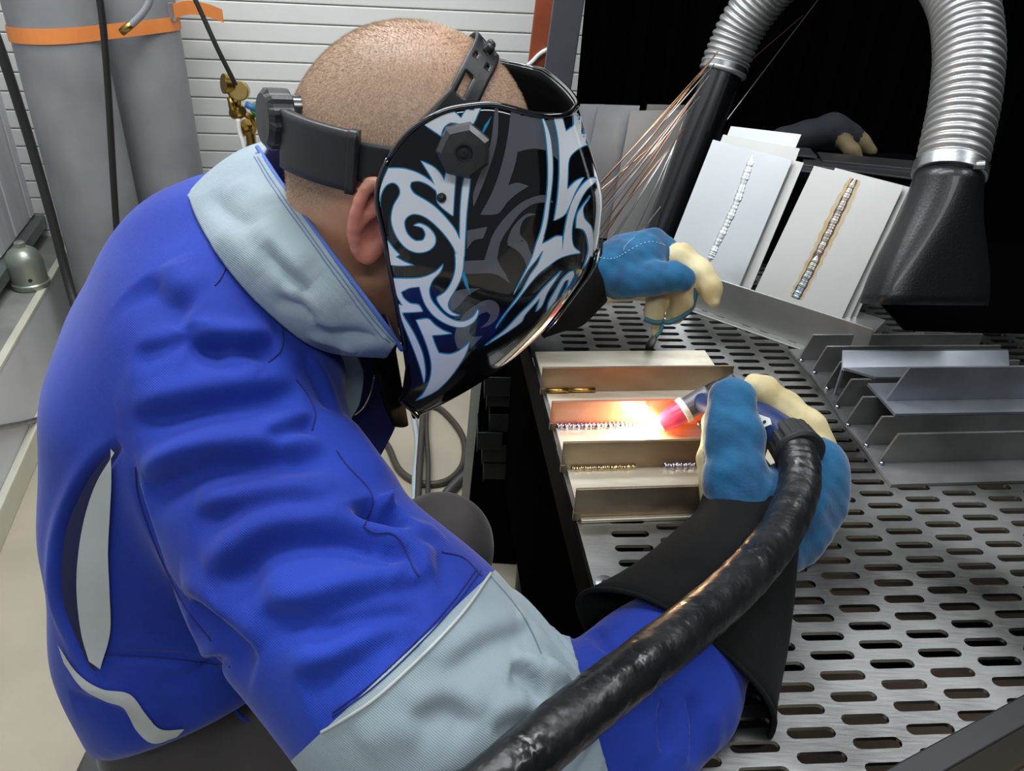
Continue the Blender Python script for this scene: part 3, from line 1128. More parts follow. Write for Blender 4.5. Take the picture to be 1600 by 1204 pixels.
GP = 'welded test plates leaning on the angle bar'
LEAN = math.radians(24)
plate('test_plate', [(1142, 197), (1252, 210), (1200, 330), (1090, 330)], .056, LEAN, M['plateA'], 'bright plate sticking up rearmost behind the left plate stack', GP)
plate('test_plate', [(1130, 210), (1250, 232), (1195, 380), (1075, 350)], .046, LEAN, M['plateB'], 'cream-edged plate second from the back of the left stack', GP)
plate('test_plate', [(1132, 226), (1256, 254), (1178, 440), (1072, 400)], .036, LEAN, M['plateB'], 'plate peeping out right behind the front plate of the left stack', GP)
tA, plA, cA = plate('test_plate', [(1114, 218), (1238, 250), (1162, 430), (1046, 390)], .026, LEAN, M['plateA'],
                    'bright aluminium plate with a silvery weld bead, front of the left stack', GP)
plate('test_plate', [(1305, 262), (1428, 294), (1345, 480), (1230, 440)], .048, LEAN, M['plateB'], 'rearmost satin plate of the right stack', GP)
plate('test_plate', [(1292, 264), (1421, 294), (1336, 480), (1216, 440)], .038, LEAN, M['plateB'], 'satin plate just behind the heat-tinted plate', GP)
tB, plB, cB = plate('test_plate', [(1272, 259), (1412, 291), (1324, 478), (1190, 432)], .027, LEAN, M['plateB'],
                    'satin plate with a brown and blue heat-tinted weld down its middle', GP)


def bead_on(pl, pix, r, m, t, wav=.10, n=110, flat=.32):
    nn = pl[3] if pl[3] @ (CAM - pl[0]) > 0 else -pl[3]
    C_ = smooth_path([on_plane(pl, *q) for q in pix], n)
    T, N, B = frames_along(C_)
    vs, fs = [], []
    for i in range(n):
        s = nrm(np.cross(T[i], nn))
        rr = r * (1 + wav * math.sin(i * 1.9) + .10 * math.sin(i * .37) + .06 * math.sin(i * .81 + 1)) * min(1, 8 * i / n + .3, 8 * (n - 1 - i) / n + .3)
        for k in range(7):
            a = math.pi * k / 6
            vs.append(C_[i] + s * rr * math.cos(a) + nn * (.0001 + rr * flat * math.sin(a)))
    for i in range(n - 1):
        for k in range(6):
            fs.append((i * 7 + k, i * 7 + k + 1, i * 7 + k + 8, i * 7 + k + 7))
    return link('weld_bead', mesh_of('weld_bead', vs, fs), m, t, True)


def patch_on(pl, pix, wid, m, t, lift=.00025, name='heat_tint'):
    """flat coloured mark of changing width along a line on the plate."""
    nn = pl[3] if pl[3] @ (CAM - pl[0]) > 0 else -pl[3]
    n = 40
    C_ = smooth_path([on_plane(pl, *q) for q in pix], n)
    W = np.interp(np.linspace(0, 1, n), np.linspace(0, 1, len(wid)), wid)
    T, N, B = frames_along(C_)
    vs, fs = [], []
    for i in range(n):
        s = nrm(np.cross(T[i], nn))
        for k in range(5):
            vs.append(C_[i] + s * W[i] * (k / 2 - 1) * (1 + .10 * math.sin(i * 1.9 + k)) + nn * lift)
    for i in range(n - 1):
        for k in range(4):
            fs.append((i * 5 + k, i * 5 + k + 1, i * 5 + k + 6, i * 5 + k + 5))
    return link(name, mesh_of(name, vs, fs), m, t)


wl = [(1176, 243), (1165, 275), (1150, 318), (1133, 355), (1115, 392), (1108, 408)]
bead_on(plA, wl, .0066, mat('aluminium_bead', (.80, .81, .82), .30, .9), tA)
m_or = mat('amber_tint', srgb(186, 160, 118), .46, .7, var=.25, vscale=30, col2=srgb(188, 174, 148))
m_br = mat('brown_tint', srgb(112, 84, 74), .4, .7, var=.3, vscale=60)
wb = [(1336, 280), (1320, 312), (1304, 345), (1288, 378), (1277, 400), (1262, 430), (1247, 458), (1243, 466)]
patch_on(plB, wb, [.010, .014, .014, .013, .013, .012, .010], m_or, tB)
patch_on(plB, wb, [.005, .0072, .0072, .0070, .0078, .0080, .0072], m_br, tB, .0004)
bead_on(plB, wb[:5], .0055, mat('gold_bead', (.60, .55, .48), .3, .9, var=.3, vscale=80), tB)
bead_on(plB, wb[4:], .0065, mat('blue_bead', (.34, .44, .50), .3, .9, var=.4, vscale=40, col2=(.45, .45, .36)), tB, wav=.08)

# ------------------------------------------------------------------ sheets at the back left
def back_sheet(pix, y, m, label, th=.003, tilt=math.radians(9)):
    nn = np.array([math.sin(-YAW) * -1, -math.cos(tilt), math.sin(tilt)])
    nn = nrm(np.array([math.sin(YAW), -math.cos(YAW), 0]) * math.cos(tilt) + ez * math.sin(tilt))
    o = np.array([0.2, y, TZ])
    c = []
    for u, v in pix:
        r = ray(u, v)
        c.append(CAM + r * (((o - CAM) @ nn) / (r @ nn)))
    for hi, lo in ((0, 3), (1, 2)):
        d = c[lo] - c[hi]
        c[lo] = c[hi] + d * ((c[hi][2] - TZ - .001) / (c[hi][2] - c[lo][2]))
    vs = c + [p - nn * th for p in c]
    o = link('metal_sheet', mesh_of('metal_sheet', vs, [(3, 2, 1, 0), (4, 5, 6, 7), (0, 1, 5, 4), (1, 2, 6, 5), (2, 3, 7, 6), (3, 0, 4, 7)]), m)
    return tag(o, label, 'metal sheet', 'metal sheets stood at the back of the table')


back_sheet([(1012, 163), (1072, 164), (1052, 300), (985, 300)], 1.66, M['duralu'], 'pale-edged grey sheet peeping up behind the front sheet, left of the black tube')
back_sheet([(936, 163), (1000, 165), (960, 380), (892, 380)], 1.645, M['alu'], 'blue-grey metal sheet in the middle of the leaning sheets')
back_sheet([(862, 162), (944, 163), (915, 380), (835, 380)], 1.66, M['alu'], 'grey metal sheet half hidden behind the welding helmet')
back_sheet([(986, 173), (1076, 172), (1040, 390), (946, 390)], 1.625, M['plateB'], 'front grey metal sheet with the filler rods lying across it')
# narrow upright strip right of the tube
back_sheet([(1132, 172), (1139, 168), (1100, 300), (1088, 300)], 1.62, M['alu'], 'narrow bright metal strip standing right of the black tube')

# ------------------------------------------------------------------ filler rods
M['copper'] = mat('copper_rod', (.55, .30, .19), .3, 1.0)
M['rodgrey'] = mat('steel_rod', (.62, .60, .58), .3, 1.0)
rods = [((905, 325), (1112, 93), 'c'), ((912, 335), (1116, 100), 'g'), ((920, 340), (1122, 80), 'c'), ((930, 352), (1108, 118), 'g'),
        ((918, 352), (1090, 142), 'c'), ((935, 362), (1100, 130), 'c'), ((940, 330), (1094, 150), 'g'), ((925, 300), (1100, 112), 'c'),
        ((946, 366), (1085, 150), 'c'), ((935, 300), (1255, 24), 'c'), ((958, 370), (1072, 190), 'g'), ((960, 372), (1060, 210), 'g'),
        ((990, 368), (1066, 200), 'g'), ((1005, 366), (1068, 188), 'g'), ((995, 372), (1278, 0), 'g'), ((930, 378), (1070, 200), 'c')]
words = ['%s filler rod in the bundle, %s' % ({'c': 'copper-coloured', 'g': 'silvery'}[m], w) for (_, _, m), w in zip(rods, (
    'lowest at the left edge', 'second from the left edge', 'crossing high behind the tube', 'in the thick of the bundle', 'ending just below the tube collar',
    'running close under its neighbours', 'short and central', 'upper left of the bundle', 'lower middle of the bundle', 'longest, reaching past the tube to the flexible hose',
    'first of the steep ones', 'second of the steep ones', 'third of the steep ones', 'rightmost of the steep ones', 'longest, reaching up past the right of the tube',
    'lying lowest across the front sheet'))]
for i, ((u0, v0), (u1, v1), m) in enumerate(rods):
    d_ = (i % 4) * .008
    a = Zp(u0, v0, TZ + .16 - (v0 - 300) / 80 * .10)
    y0 = min(a[1], 1.57 - d_)
    a = Yp(u0, v0, 1.555 - d_)
    b_ = Yp(u1, v1, 1.60 - d_ + (.35 if u1 > 1200 else 0.0))
    dd_ = (a - b_)
    a = b_ + dd_ * max(1.0, (b_[2] - TZ - .003) / max(1e-3, b_[2] - a[2])) if a[2] > TZ + .01 else a
    tag(tube('filler_rod', [a, b_], .0013 if m == 'g' else .0014, M['copper' if m == 'c' else 'rodgrey'], seg=6), words[i], 'filler rod', 'filler rods leaning at the back of the table')

# ------------------------------------------------------------------ fume extraction arm
M['flex'] = mat('flexible_aluminium', (.44, .44, .43), .42, .85, var=.12, vscale=15)
M['gloss'] = mat('gloss_black', (.004, .004, .005), .25, coat=.3)
M['speck'] = mat('speckled_black', (.005, .005, .0055), .36, bump=.5, bscale=320, dist=.0008, coat=.1)
fe = thing('fume_extractor', 'fume extraction arm with black tube, ribbed silver hose and black hood', 'fume extractor', Zp(1038, 372, TZ))
tb0 = Zp(1030, 392, TZ)
tb1 = D(1131, 108, 1.56)
ax = nrm(tb1 - tb0)
RT = .041
lathe('riser_tube', [(RT, .0), (RT, np.linalg.norm(tb1 - tb0) + .03)], M['gloss'], axis_frame(tb0, ax), fe, 40)
pth = [tb1 - ax * .01, tb1 + ax * .03, D(1165, 32, 1.52), D(1215, -30, 1.46), D(1290, -82, 1.38), D(1375, -100, 1.30), D(1450, -72, 1.23), D(1498, -8, 1.18), D(1513, 70, 1.15),
       D(1508, 150, 1.135), D(1494, 222, 1.125), D(1484, 268, 1.12)]
n = 900
P = smooth_path(pth, n)
s = np.r_[0, np.cumsum(np.linalg.norm(np.diff(P, axis=0), axis=1))]
sn = np.linspace(0, s[-1], n)
P = np.stack([np.interp(sn, s, P[:, k]) for k in range(3)], 1)
ph = (sn / .0125) % 1.0
prof = np.where(ph < .72, np.sin(np.clip(ph / .72, 0, 1) * math.pi) ** .5, 0)
r = .0445 + .0040 * prof
o = tube('flexible_hose', P, r, M['flex'], fe, 40)
lathe('lower_clamp', [(.0455, -.012), (.0475, -.011), (.0475, .006), (.0455, .007)], M['steel'], axis_frame(tb1 + ax * .004, ax), fe, 40)
hd = nrm(P[-1] - P[-12])
cl = axis_frame(P[-1], hd)
lathe('upper_clamp', [(.0475, -.010), (.0500, -.009), (.0500, .008), (.0475, .009)], M['steel'], cl, fe, 40)
sb = D(1529, 258, 1.075)
lathe('clamp_screw', [(.004, -.008), (.0065, -.007), (.0065, .007), (.004, .008)], M['steel'], axis_frame(sb, (0.9, -.3, .2)), fe, 10)
# hood: round neck flaring to a wide flat mouth
m0, m1 = D(1367, 487, 1.11), D(1541, 489, 1.13)
mc = (m0 + m1) / 2 + np.array([0, .028, 0])
mx = nrm(m1 - m0)
wid = np.linalg.norm(m1 - m0) / 2
k0 = P[-1]
nseg, nr = 48, 14
vs, fs = [], []
mz = nrm(mc - k0)
my = nrm(np.cross(mz, mx))
x0 = nrm(mx - mz * (mx @ mz))
for i in range(nr):
    t = i / (nr - 1)
    e = t * t * (3 - 2 * t)
    neck = min(1, t * 5)
    c = k0 + (mc - k0) * t
    for k in range(nseg):
        a = 2 * math.pi * k / nseg
        ca_, sa_ = math.cos(a), math.sin(a)
        rx, ry = .0465 * (1 - e) + wid * e, .0465 * (1 - e) + .042 * e
        pw = 1 - .55 * e
        x = math.copysign(abs(ca_) ** pw, ca_) * rx
        y = math.copysign(abs(sa_) ** pw, sa_) * ry
        vs.append(c + (x0 * (1 - e) + mx * e) * x + my * y)
for i in range(nr - 1):
    for k in range(nseg):
        k2 = (k + 1) % nseg
        fs.append((i * nseg + k, i * nseg + k2, (i + 1) * nseg + k2, (i + 1) * nseg + k))
hood = link('hood', mesh_of('hood', vs, fs), M['speck'], fe, True)
sm = hood.modifiers.new('wall', 'SOLIDIFY'); sm.thickness = .003; sm.offset = -1

# ------------------------------------------------------------------ dark things behind the plates
wx, wy = .66, 1.66
tb = thing('tool_box', 'black tool box standing in the dark behind the plate stacks', 'tool box', (wx, wy, TZ))
bxm = rotz(YAW, (wx, wy, TZ))
box_obj('body', (-.20, .22, -.10, .10, .001, .17), M['blackpaint'], bxm, tb, bev=.006)
box_obj('lid', (-.205, .225, -.105, .105, .171, .19), M['blackpaint'], bxm, tb, bev=.006)
m_off = mat('dark_offcut', (.20, .20, .21), .35, .9)
for k, (x, y, a, L) in enumerate(((-.10, -.05, -18, .16), (.02, -.06, -22, .22), (.06, -.02, -14, .20), (-.12, .03, -10, .15))):
    m4 = bxm @ Matrix.Translation((x, y, .1915 + k * .0042)) @ Matrix.Rotation(math.radians(a), 4, 'Z')
    o = box_obj('offcut_plate', (-L / 2, L / 2, -.035, .035, 0, .0035), m_off, m4, bev=.0005)
    tag(o, 'thin dark offcut plate on the black tool box, %s' % ('lowest', 'second', 'third', 'topmost')[k] + ' of the pile', 'offcut plate', 'offcut plates on the tool box')

# folded black welding blanket under the hood
vs, fs = [], []
nx, ny = 36, 24
for j in range(ny + 1):
    for i in range(nx + 1):
        x, y = .70 + .62 * i / nx, 1.255 + .36 * j / ny
        e = min(i, nx - i, j, ny - j)
        z = TZ + .002 + (.046 if e > 0 else 0) * min(1, e / 2 + .55) + (.006 * math.sin(i * .55 + j * .3) + .004 * math.sin(j * .9)) * min(1, e / 3)
        vs.append((x, y + .077 * (x - .7), z))
for j in range(ny):
    for i in range(nx):
        a = j * (nx + 1) + i
        fs.append((a, a + 1, a + nx + 2, a + nx + 1))
tag(link('welding_blanket', mesh_of('welding_blanket', vs, fs), M['black'], None, True), 'folded black blanket lying on the table under the extraction hood', 'blanket')
# ================================================================== the welder
def twill(name, col, dark, sheen=.15, scale=1500, wear=None):
    m = mat(name, col, .82, 0, col2=dark, vscale=7, detail=6, sheen=sheen, spec=.25)
    nt = m.node_tree
    b = nt.nodes['Principled BSDF']
    tc = nt.nodes.new('ShaderNodeTexCoord')
    wv = nt.nodes.new('ShaderNodeTexWave'); wv.wave_type = 'BANDS'; wv.bands_direction = 'DIAGONAL'
    wv.inputs['Scale'].default_value = scale / 6.0; wv.inputs['Distortion'].default_value = .6; wv.inputs['Detail'].default_value = 1
    nz = nt.nodes.new('ShaderNodeTexNoise'); nz.inputs['Scale'].default_value = 55; nz.inputs['Detail'].default_value = 4
    nt.links.new(tc.outputs['Object'], wv.inputs['Vector']); nt.links.new(tc.outputs['Object'], nz.inputs['Vector'])
    ad = nt.nodes.new('ShaderNodeMath'); ad.operation = 'MULTIPLY_ADD'; ad.inputs[1].default_value = .35
    nt.links.new(wv.outputs['Fac'], ad.inputs[0]); nt.links.new(nz.outputs['Fac'], ad.inputs[2])
    bp = nt.nodes.new('ShaderNodeBump'); bp.inputs['Strength'].default_value = .35; bp.inputs['Distance'].default_value = .0012
    nt.links.new(ad.outputs[0], bp.inputs['Height']); nt.links.new(bp.outputs[0], b.inputs['Normal'])
    return m


M['blue'] = twill('royal_blue_twill', srgb(31, 59, 160), srgb(25, 47, 138))
M['grey'] = twill('light_grey_twill', srgb(150, 164, 170), srgb(136, 150, 158))
M['stripe'] = mat('reflective_stripe', srgb(178, 182, 178), .5, .1, var=.08, vscale=20)
M['seam'] = mat('navy_seam_thread', srgb(16, 26, 96), .8)
M['trouser'] = mat('dark_grey_trousers', srgb(64, 59, 57), .85, var=.25, vscale=12, bump=.3, bscale=90, sheen=.2)
M['navy'] = mat('navy_lining_and_shade', srgb(18, 26, 92), .8, var=.2, vscale=20)


def skin_material():
    m = mat('skin_with_stubble', srgb(206, 150, 122), .48, sss=.12)
    nt = m.node_tree
    L = nt.links.new
    b = nt.nodes['Principled BSDF']
    at = nt.nodes.new('ShaderNodeAttribute'); at.attribute_name = 'hair'
    rd = nt.nodes.new('ShaderNodeAttribute'); rd.attribute_name = 'flush'
    tc = nt.nodes.new('ShaderNodeTexCoord')
    nz = nt.nodes.new('ShaderNodeTexNoise'); nz.inputs['Scale'].default_value = 45; nz.inputs['Detail'].default_value = 8
    L(tc.outputs['Object'], nz.inputs['Vector'])
    n3 = nt.nodes.new('ShaderNodeTexNoise'); n3.inputs['Scale'].default_value = 650; n3.inputs['Detail'].default_value = 2
    L(tc.outputs['Object'], n3.inputs['Vector'])
    sk = nt.nodes.new('ShaderNodeValToRGB')
    sk.color_ramp.elements[0].position = .3; sk.color_ramp.elements[0].color = (*srgb(188, 134, 106), 1)
    sk.color_ramp.elements[1].position = .7; sk.color_ramp.elements[1].color = (*srgb(208, 160, 130), 1)
    L(nz.outputs['Fac'], sk.inputs[0])
    fl = nt.nodes.new('ShaderNodeMix'); fl.data_type = 'RGBA'
    fl.inputs['B'].default_value = (*srgb(206, 124, 108), 1)
    L(rd.outputs['Fac'], fl.inputs['Factor']); L(sk.outputs[0], fl.inputs['A'])
    hr = nt.nodes.new('ShaderNodeValToRGB')
    hr.color_ramp.elements[0].position = .35; hr.color_ramp.elements[0].color = (*srgb(146, 118, 96), 1)
    hr.color_ramp.elements[1].position = .65; hr.color_ramp.elements[1].color = (*srgb(182, 152, 126), 1)
    L(n3.outputs['Fac'], hr.inputs[0])
    mx = nt.nodes.new('ShaderNodeMix'); mx.data_type = 'RGBA'
    L(at.outputs['Fac'], mx.inputs['Factor']); L(fl.outputs['Result'], mx.inputs['A']); L(hr.outputs[0], mx.inputs['B'])
    L(mx.outputs['Result'], b.inputs['Base Color'])
    bp = nt.nodes.new('ShaderNodeBump'); bp.inputs['Strength'].default_value = .10; bp.inputs['Distance'].default_value = .0006
    L(n3.outputs['Fac'], bp.inputs['Height']); L(bp.outputs[0], b.inputs['Normal'])
    return m


M['skin'] = skin_material()

# ---- head frame: forward, left, up
ph, th_ = math.radians(8), math.radians(25)
HF = np.array([math.cos(th_) * math.cos(ph), math.cos(th_) * math.sin(ph), -math.sin(th_)])
HL = np.array([-math.sin(ph), math.cos(ph), 0.0])
HU = np.array([math.sin(th_) * math.cos(ph), math.sin(th_) * math.sin(ph), math.cos(th_)])
HO = D(580, 345, .605) + HL * .08


def H(x, y, z):
    return HO + x * HF + y * HL + z * HU


HM = frame(HO, HF, HL, HU)
HMI = HM.inverted()
AX = (HF, HL, HU)

BL_ = nrm((-.34, .94, 0))            # the man's left
BF_ = np.array([BL_[1], -BL_[0], 0])
person = thing('person', 'man in a blue and grey work jacket bent over the welding table', 'person', (-.36, .62, .0))
NB = D(505, 405, .735)                 # base of the neck


# ---- bare head and neck
def f_head(p):
    d = ellipsoid(p, H(.016, 0, .0505), AX, (.101, .0800, .0965))
    d = smin(d, ellipsoid(p, H(-.006, 0, .022), AX, (.070, .070, .070)), .03)
    d = smin(d, ellipsoid(p, H(.045, 0, -.030), AX, (.058, .062, .082)), .03)
    d = smin(d, cone(p, H(.02, .045, -.055), H(.075, .012, -.100), .022, .018), .025)
    d = smin(d, cone(p, H(.02, -.045, -.055), H(.075, -.012, -.100), .022, .018), .025)
    d = smin(d, cone(p, H(.085, 0, -.100), H(.088, 0, -.106), .017, .015), .02)
    d = smin(d, cone(p, H(.100, 0, .010), H(.122, 0, -.030), .008, .013), .012)           # nose
    for s in (-1, 1):
        d = smin(d, cone(p, H(.088, s * .030, .028), H(.094, s * .012, .026), .010, .009), .012)   # brows
        d = smax(d, -ellipsoid(p, H(.103, s * .031, .008), AX, (.012, .015, .009)), .008)          # eye sockets
        d = smin(d, ellipsoid(p, H(.088, s * .031, .007), AX, (.012, .012, .012)), .003)
    d = smin(d, cone(p, H(.097, -.018, -.062), H(.097, .018, -.062), .007, .007, (HU, .6)), .006)   # lips
    d = smin(d, cone(p, H(.095, -.014, -.072), H(.095, .014, -.072), .007, .007, (HU, .7)), .006)
    d = smin(d, chain(p, [(H(.000, 0, -.005), .055), (H(-.008, 0, -.055), .052), (NB, .052), (NB + (-.06, .0, -.06), .058)], .02), .03)
    for s in (-1, 1):
        def E(a, o, b):
            return H(a - .2 * b, s * o, b)
        hel = [E(.012, .082, .018), E(.008, .087, .030), E(-.004, .093, .033), E(-.010, .095, .024), E(-.013, .097, .006), E(-.011, .094, -.012), E(-.005, .090, -.025),
               E(.003, .086, -.029), E(.010, .082, -.020)]
        hp = smooth_path(np.array(hel), 15)
        d = smin(d, ellipsoid(p, E(-.002, .082, .002), (nrm(HF + .45 * s * -HL), nrm(HL + .45 * s * HF), HU), (.017, .008, .029)), .006)
        for i in range(14):
            d = smin(d, cone(p, hp[i], hp[i + 1], .0048, .0048), .003)
        d = smin(d, cone(p, E(.003, .086, -.024), E(.007, .084, -.018), .0075, .006), .005)        # lobe
        d = smin(d, cone(p, E(.004, .092, .016), E(-.009, .094, -.004), .0035, .0035), .004)       # antihelix
        d = smax(d, -ellipsoid(p, E(.006, .095, -.004), AX, (.009, .010, .011)), .004)             # concha
        d = smin(d, cone(p, E(.014, .083, .002), E(.014, .083, -.008), .005, .005), .004)          # tragus
    return d


vs, fs = surface_net(f_head, (-.37, .45, .98), (.06, .84, 1.36), .0028)
vs = relax(vs, fs, 2, .4)
me = mesh_of('body', vs, fs)
q = (vs - HO)
lx, ly, lz = q @ HF, q @ HL, q @ HU
# hairline: scalp, temples and nape, thinning towards the neck
ear = np.exp(-(((lx + .002) / .030) ** 2 + (lz / .045) ** 2) ** 2) * (np.abs(ly) > .06)
edge = lz - np.interp(lx, [-.12, -.06, -.03, .0, .03, .08, .12], [-.035, -.030, -.005, .010, .03, .075, .095])
hair = 1 / (1 + np.exp(-edge / .007))
hair *= 1 - ear
crown = np.exp(-(((lx - .020) / .05) ** 2 + ((lz - .13) / .05) ** 2 + ((ly + .02) / .05) ** 2))
a = me.attributes.new('hair', 'FLOAT', 'POINT'); a.data.foreach_set('value', (hair * (.92 - .40 * crown)).astype(np.float32))
a = me.attributes.new('flush', 'FLOAT', 'POINT'); a.data.foreach_set('value', np.clip(ear * 1.1 * (np.abs(ly) > .078), 0, .8).astype(np.float32))
body = link('body', me, M['skin'], person, True)

# short cropped hair as many tiny strands
rng = np.random.default_rng(5)
vn = vnormals(vs, fs)
cand = np.where(hair > .35)[0]
fc = vs[fs].mean(1)
fh = hair[fs].mean(1)
sel = rng.choice(len(fc), 60000, p=fh ** 2 / (fh ** 2).sum())
w = rng.dirichlet((1, 1, 1, 1), len(sel))
root = (vs[fs[sel]] * w[..., None]).sum(1)
nn = (vn[fs[sel]] * w[..., None]).sum(1)
whorl = H(-.005, -.02, .14)
flow = root - whorl
flow -= nn * (flow * nn).sum(1)[:, None]
flow /= np.linalg.norm(flow, axis=1)[:, None] + 1e-9
sw = np.cross(nn, flow)
dirs = nn * .62 + flow * .75 + sw * .25 + rng.normal(0, .16, root.shape)
dirs /= np.linalg.norm(dirs, axis=1)[:, None]
ln_ = rng.uniform(.0018, .0036, len(sel))[:, None]
side = np.cross(dirs, root - CAM + rng.normal(0, .2, root.shape)); side /= np.linalg.norm(side, axis=1)[:, None]
wd = .00010
hv = np.empty((len(sel) * 3, 3)); hv[0::3] = root - side * wd; hv[1::3] = root + side * wd; hv[2::3] = root + dirs * ln_
hme = bpy.data.meshes.new('hair')
hme.from_pydata(hv.tolist(), [], np.arange(len(hv)).reshape(-1, 3).tolist())
ho = link('hair', hme, mat('cropped_hair', srgb(196, 168, 138), .5, var=.5, vscale=400), person)
ho['kind'] = 'stuff'


# ---- trousers
def f_trousers(p):
    hipR, hipL = D(330, 1120, .92), D(330, 1010, 1.06)
    d = cone(p, hipR, hipL, .115, .115)
    d = smin(d, chain(p, [(hipR, .112), (D(560, 1165, .90), .098), (D(800, 1190, .93), .082)], .03), .04)
    kneeL = D(688, 852, 1.16)
    d = smin(d, chain(p, [(hipL, .115), (D(520, 940, 1.12), .098), (kneeL, .074), (kneeL + (.02, .03, -.20), .066), (kneeL + (-.02, .02, -.42), .052)], .03), .04)
    kneeR = D(800, 1190, .93)
    d = smin(d, chain(p, [(kneeR, .082), (kneeR + (-.03, .03, -.2), .066), (kneeR + (-.06, .05, -.40), .052)], .03), .03)
    return d


vs, fs = surface_net(f_trousers, (-.62, .25, .06), (.20, 1.25, .80), .008)
vs = relax(vs, fs, 3, .5)
tv = vs
link('trousers', mesh_of('trousers', vs, fs), M['trouser'], person, True)
for k, (kn) in enumerate((D(688, 852, 1.16) + (-.02, .02, -.42), D(800, 1190, .93) + (-.06, .05, -.40))):
    def f_boot(p, kn=kn):
        g = np.array([kn[0], kn[1], .0])
        d = chain(p, [(g + (0, 0, .20), .052), (g + (0, 0, .06), .050), (g + BF_ * .10 + (0, 0, .045), .044), (g + BF_ * .19 + (0, 0, .04), .038)], .02)
        return smax(d, (.002 - p[:, 2]), .006)
    lo = np.array([kn[0], kn[1], 0]) - (.12, .12, .02)
    vs, fs = surface_net(f_boot, lo, lo + (.44, .34, .32), .008)
    link('boot', mesh_of('boot', relax(vs, fs, 2), fs), M['dark'], person, True)

# ---- jacket
ARM = [(D(350, 592, .70), .084), (D(398, 745, .668), .081), (D(488, 895, .637), .087), (D(622, 1030, .61), .091), (D(708, 1135, .61), .086), (D(795, 1225, .61), .076)]
FORE = [(D(795, 1225, .61), .076), (D(930, 1150, .640), .062), (D(1035, 1062, .690), .055), (D(1105, 970, .75), .047), (D(1150, 880, .81), .042)]
LARM = [(D(420, 400, .92), .080), (D(560, 440, 1.05), .070), (D(720, 470, 1.18), .062), (D(820, 470, 1.25), .053), (D(900, 450, 1.28), .040)]


FSQ = nrm(D(1150, 1110, .68) - D(935, 975, .70))


def f_torso(p):
    hemp = None
    d = None
    cols = [((338, 502, .785), .104, .080), ((284, 602, .80), .102, .082), ((278, 740, .83), .103, .085), ((292, 895, .87), .109, .085), ((335, 1050, .93), .119, .09)]
    prev = None
    for (u, v, dd), r, w in cols:
        c = D(u, v, dd)
        a, b = c - BL_ * w, c + BL_ * w
        if prev is not None:
            for i, j in ((0, 0), (1, 1)):
                q = cone(p, prev[i], (a, b)[j], prev[2], r)
                d = q if d is None else smin(d, q, .05)
            q = cone(p, (prev[0] + prev[1]) / 2, c, prev[2], r)
            d = smin(d, q, .05)
        prev = (a, b, r)
    # chest and belly, hanging forward
    d = smin(d, chain(p, [(D(395, 480, .80), .086), (D(395, 600, .88), .080), (D(405, 780, .96), .10), (D(400, 960, 1.0), .115)], .04), .06)
    # shoulder yoke
    d = smin(d, chain(p, [(D(352, 590, .70), .086), (D(345, 455, .785), .086), (D(372, 385, .88), .080)], .04), .05)
    d = smin(d, chain(p, [(D(408, 470, .72), .050), (D(436, 545, .72), .036)], .04), .05)
    return d


def f_arm(p):
    d = smin(chain(p, ARM, .05), chain(p, FORE, .03, (FSQ, 1.18)), .03)
    d = smin(d, cone(p, D(508, 705, .650), D(542, 772, .642), .028, .040), .015)          # cloth bulging above the elbow crease
    return d


HEM0 = D(188, 1138, .88)
HEMN = nrm(np.cross(D(380, 1074, .82) - HEM0, D(420, 995, 1.05) - HEM0))
if HEMN[2] > 0:
    HEMN = -HEMN


def f_jacket(p):
    t = f_torso(p)
    t = smax(t, (p - HEM0.astype(np.float32)) @ HEMN.astype(np.float32), .02)
    a = f_arm(p)
    d = smin(t, a, .035)
    d = smin(d, chain(p, LARM, .03), .04)
    # open neck for the collar
    d = smax(d, -cone(p, NB + HL * 0, D(580, 330, .70), .062, .075), .01)
    return d


vs, fs = surface_net(f_jacket, (-.66, .18, .45), (.36, 1.30, 1.30), .0062)
# one split of every quad for finer folds
def subdivide(vs, fs):
    e = {}
    E = np.vstack([fs[:, [i, (i + 1) % 4]] for i in range(4)])
    Es = np.sort(E, axis=1)
    u, inv = np.unique(Es, axis=0, return_inverse=True)
    inv = inv.reshape(-1)
    mid = vs[u].mean(1)
    cen = vs[fs].mean(1)
    n0, n1 = len(vs), len(vs) + len(u)
    V2 = np.vstack([vs, mid, cen])
    nf = len(fs)
    m = [n0 + inv[i * nf:(i + 1) * nf] for i in range(4)]
    c = n1 + np.arange(nf)
    F2 = np.vstack([np.stack([fs[:, i], m[i], c, m[(i + 3) % 4]], 1) for i in range(4)])
    return V2, F2


vs = relax(vs, fs, 3, .5)
jv, jf = subdivide(vs, fs)
jv = relax(jv, jf, 3, .5)
bv = bvh_of(jv, jf)
bv0 = bv
NJ = vnormals(jv, jf)

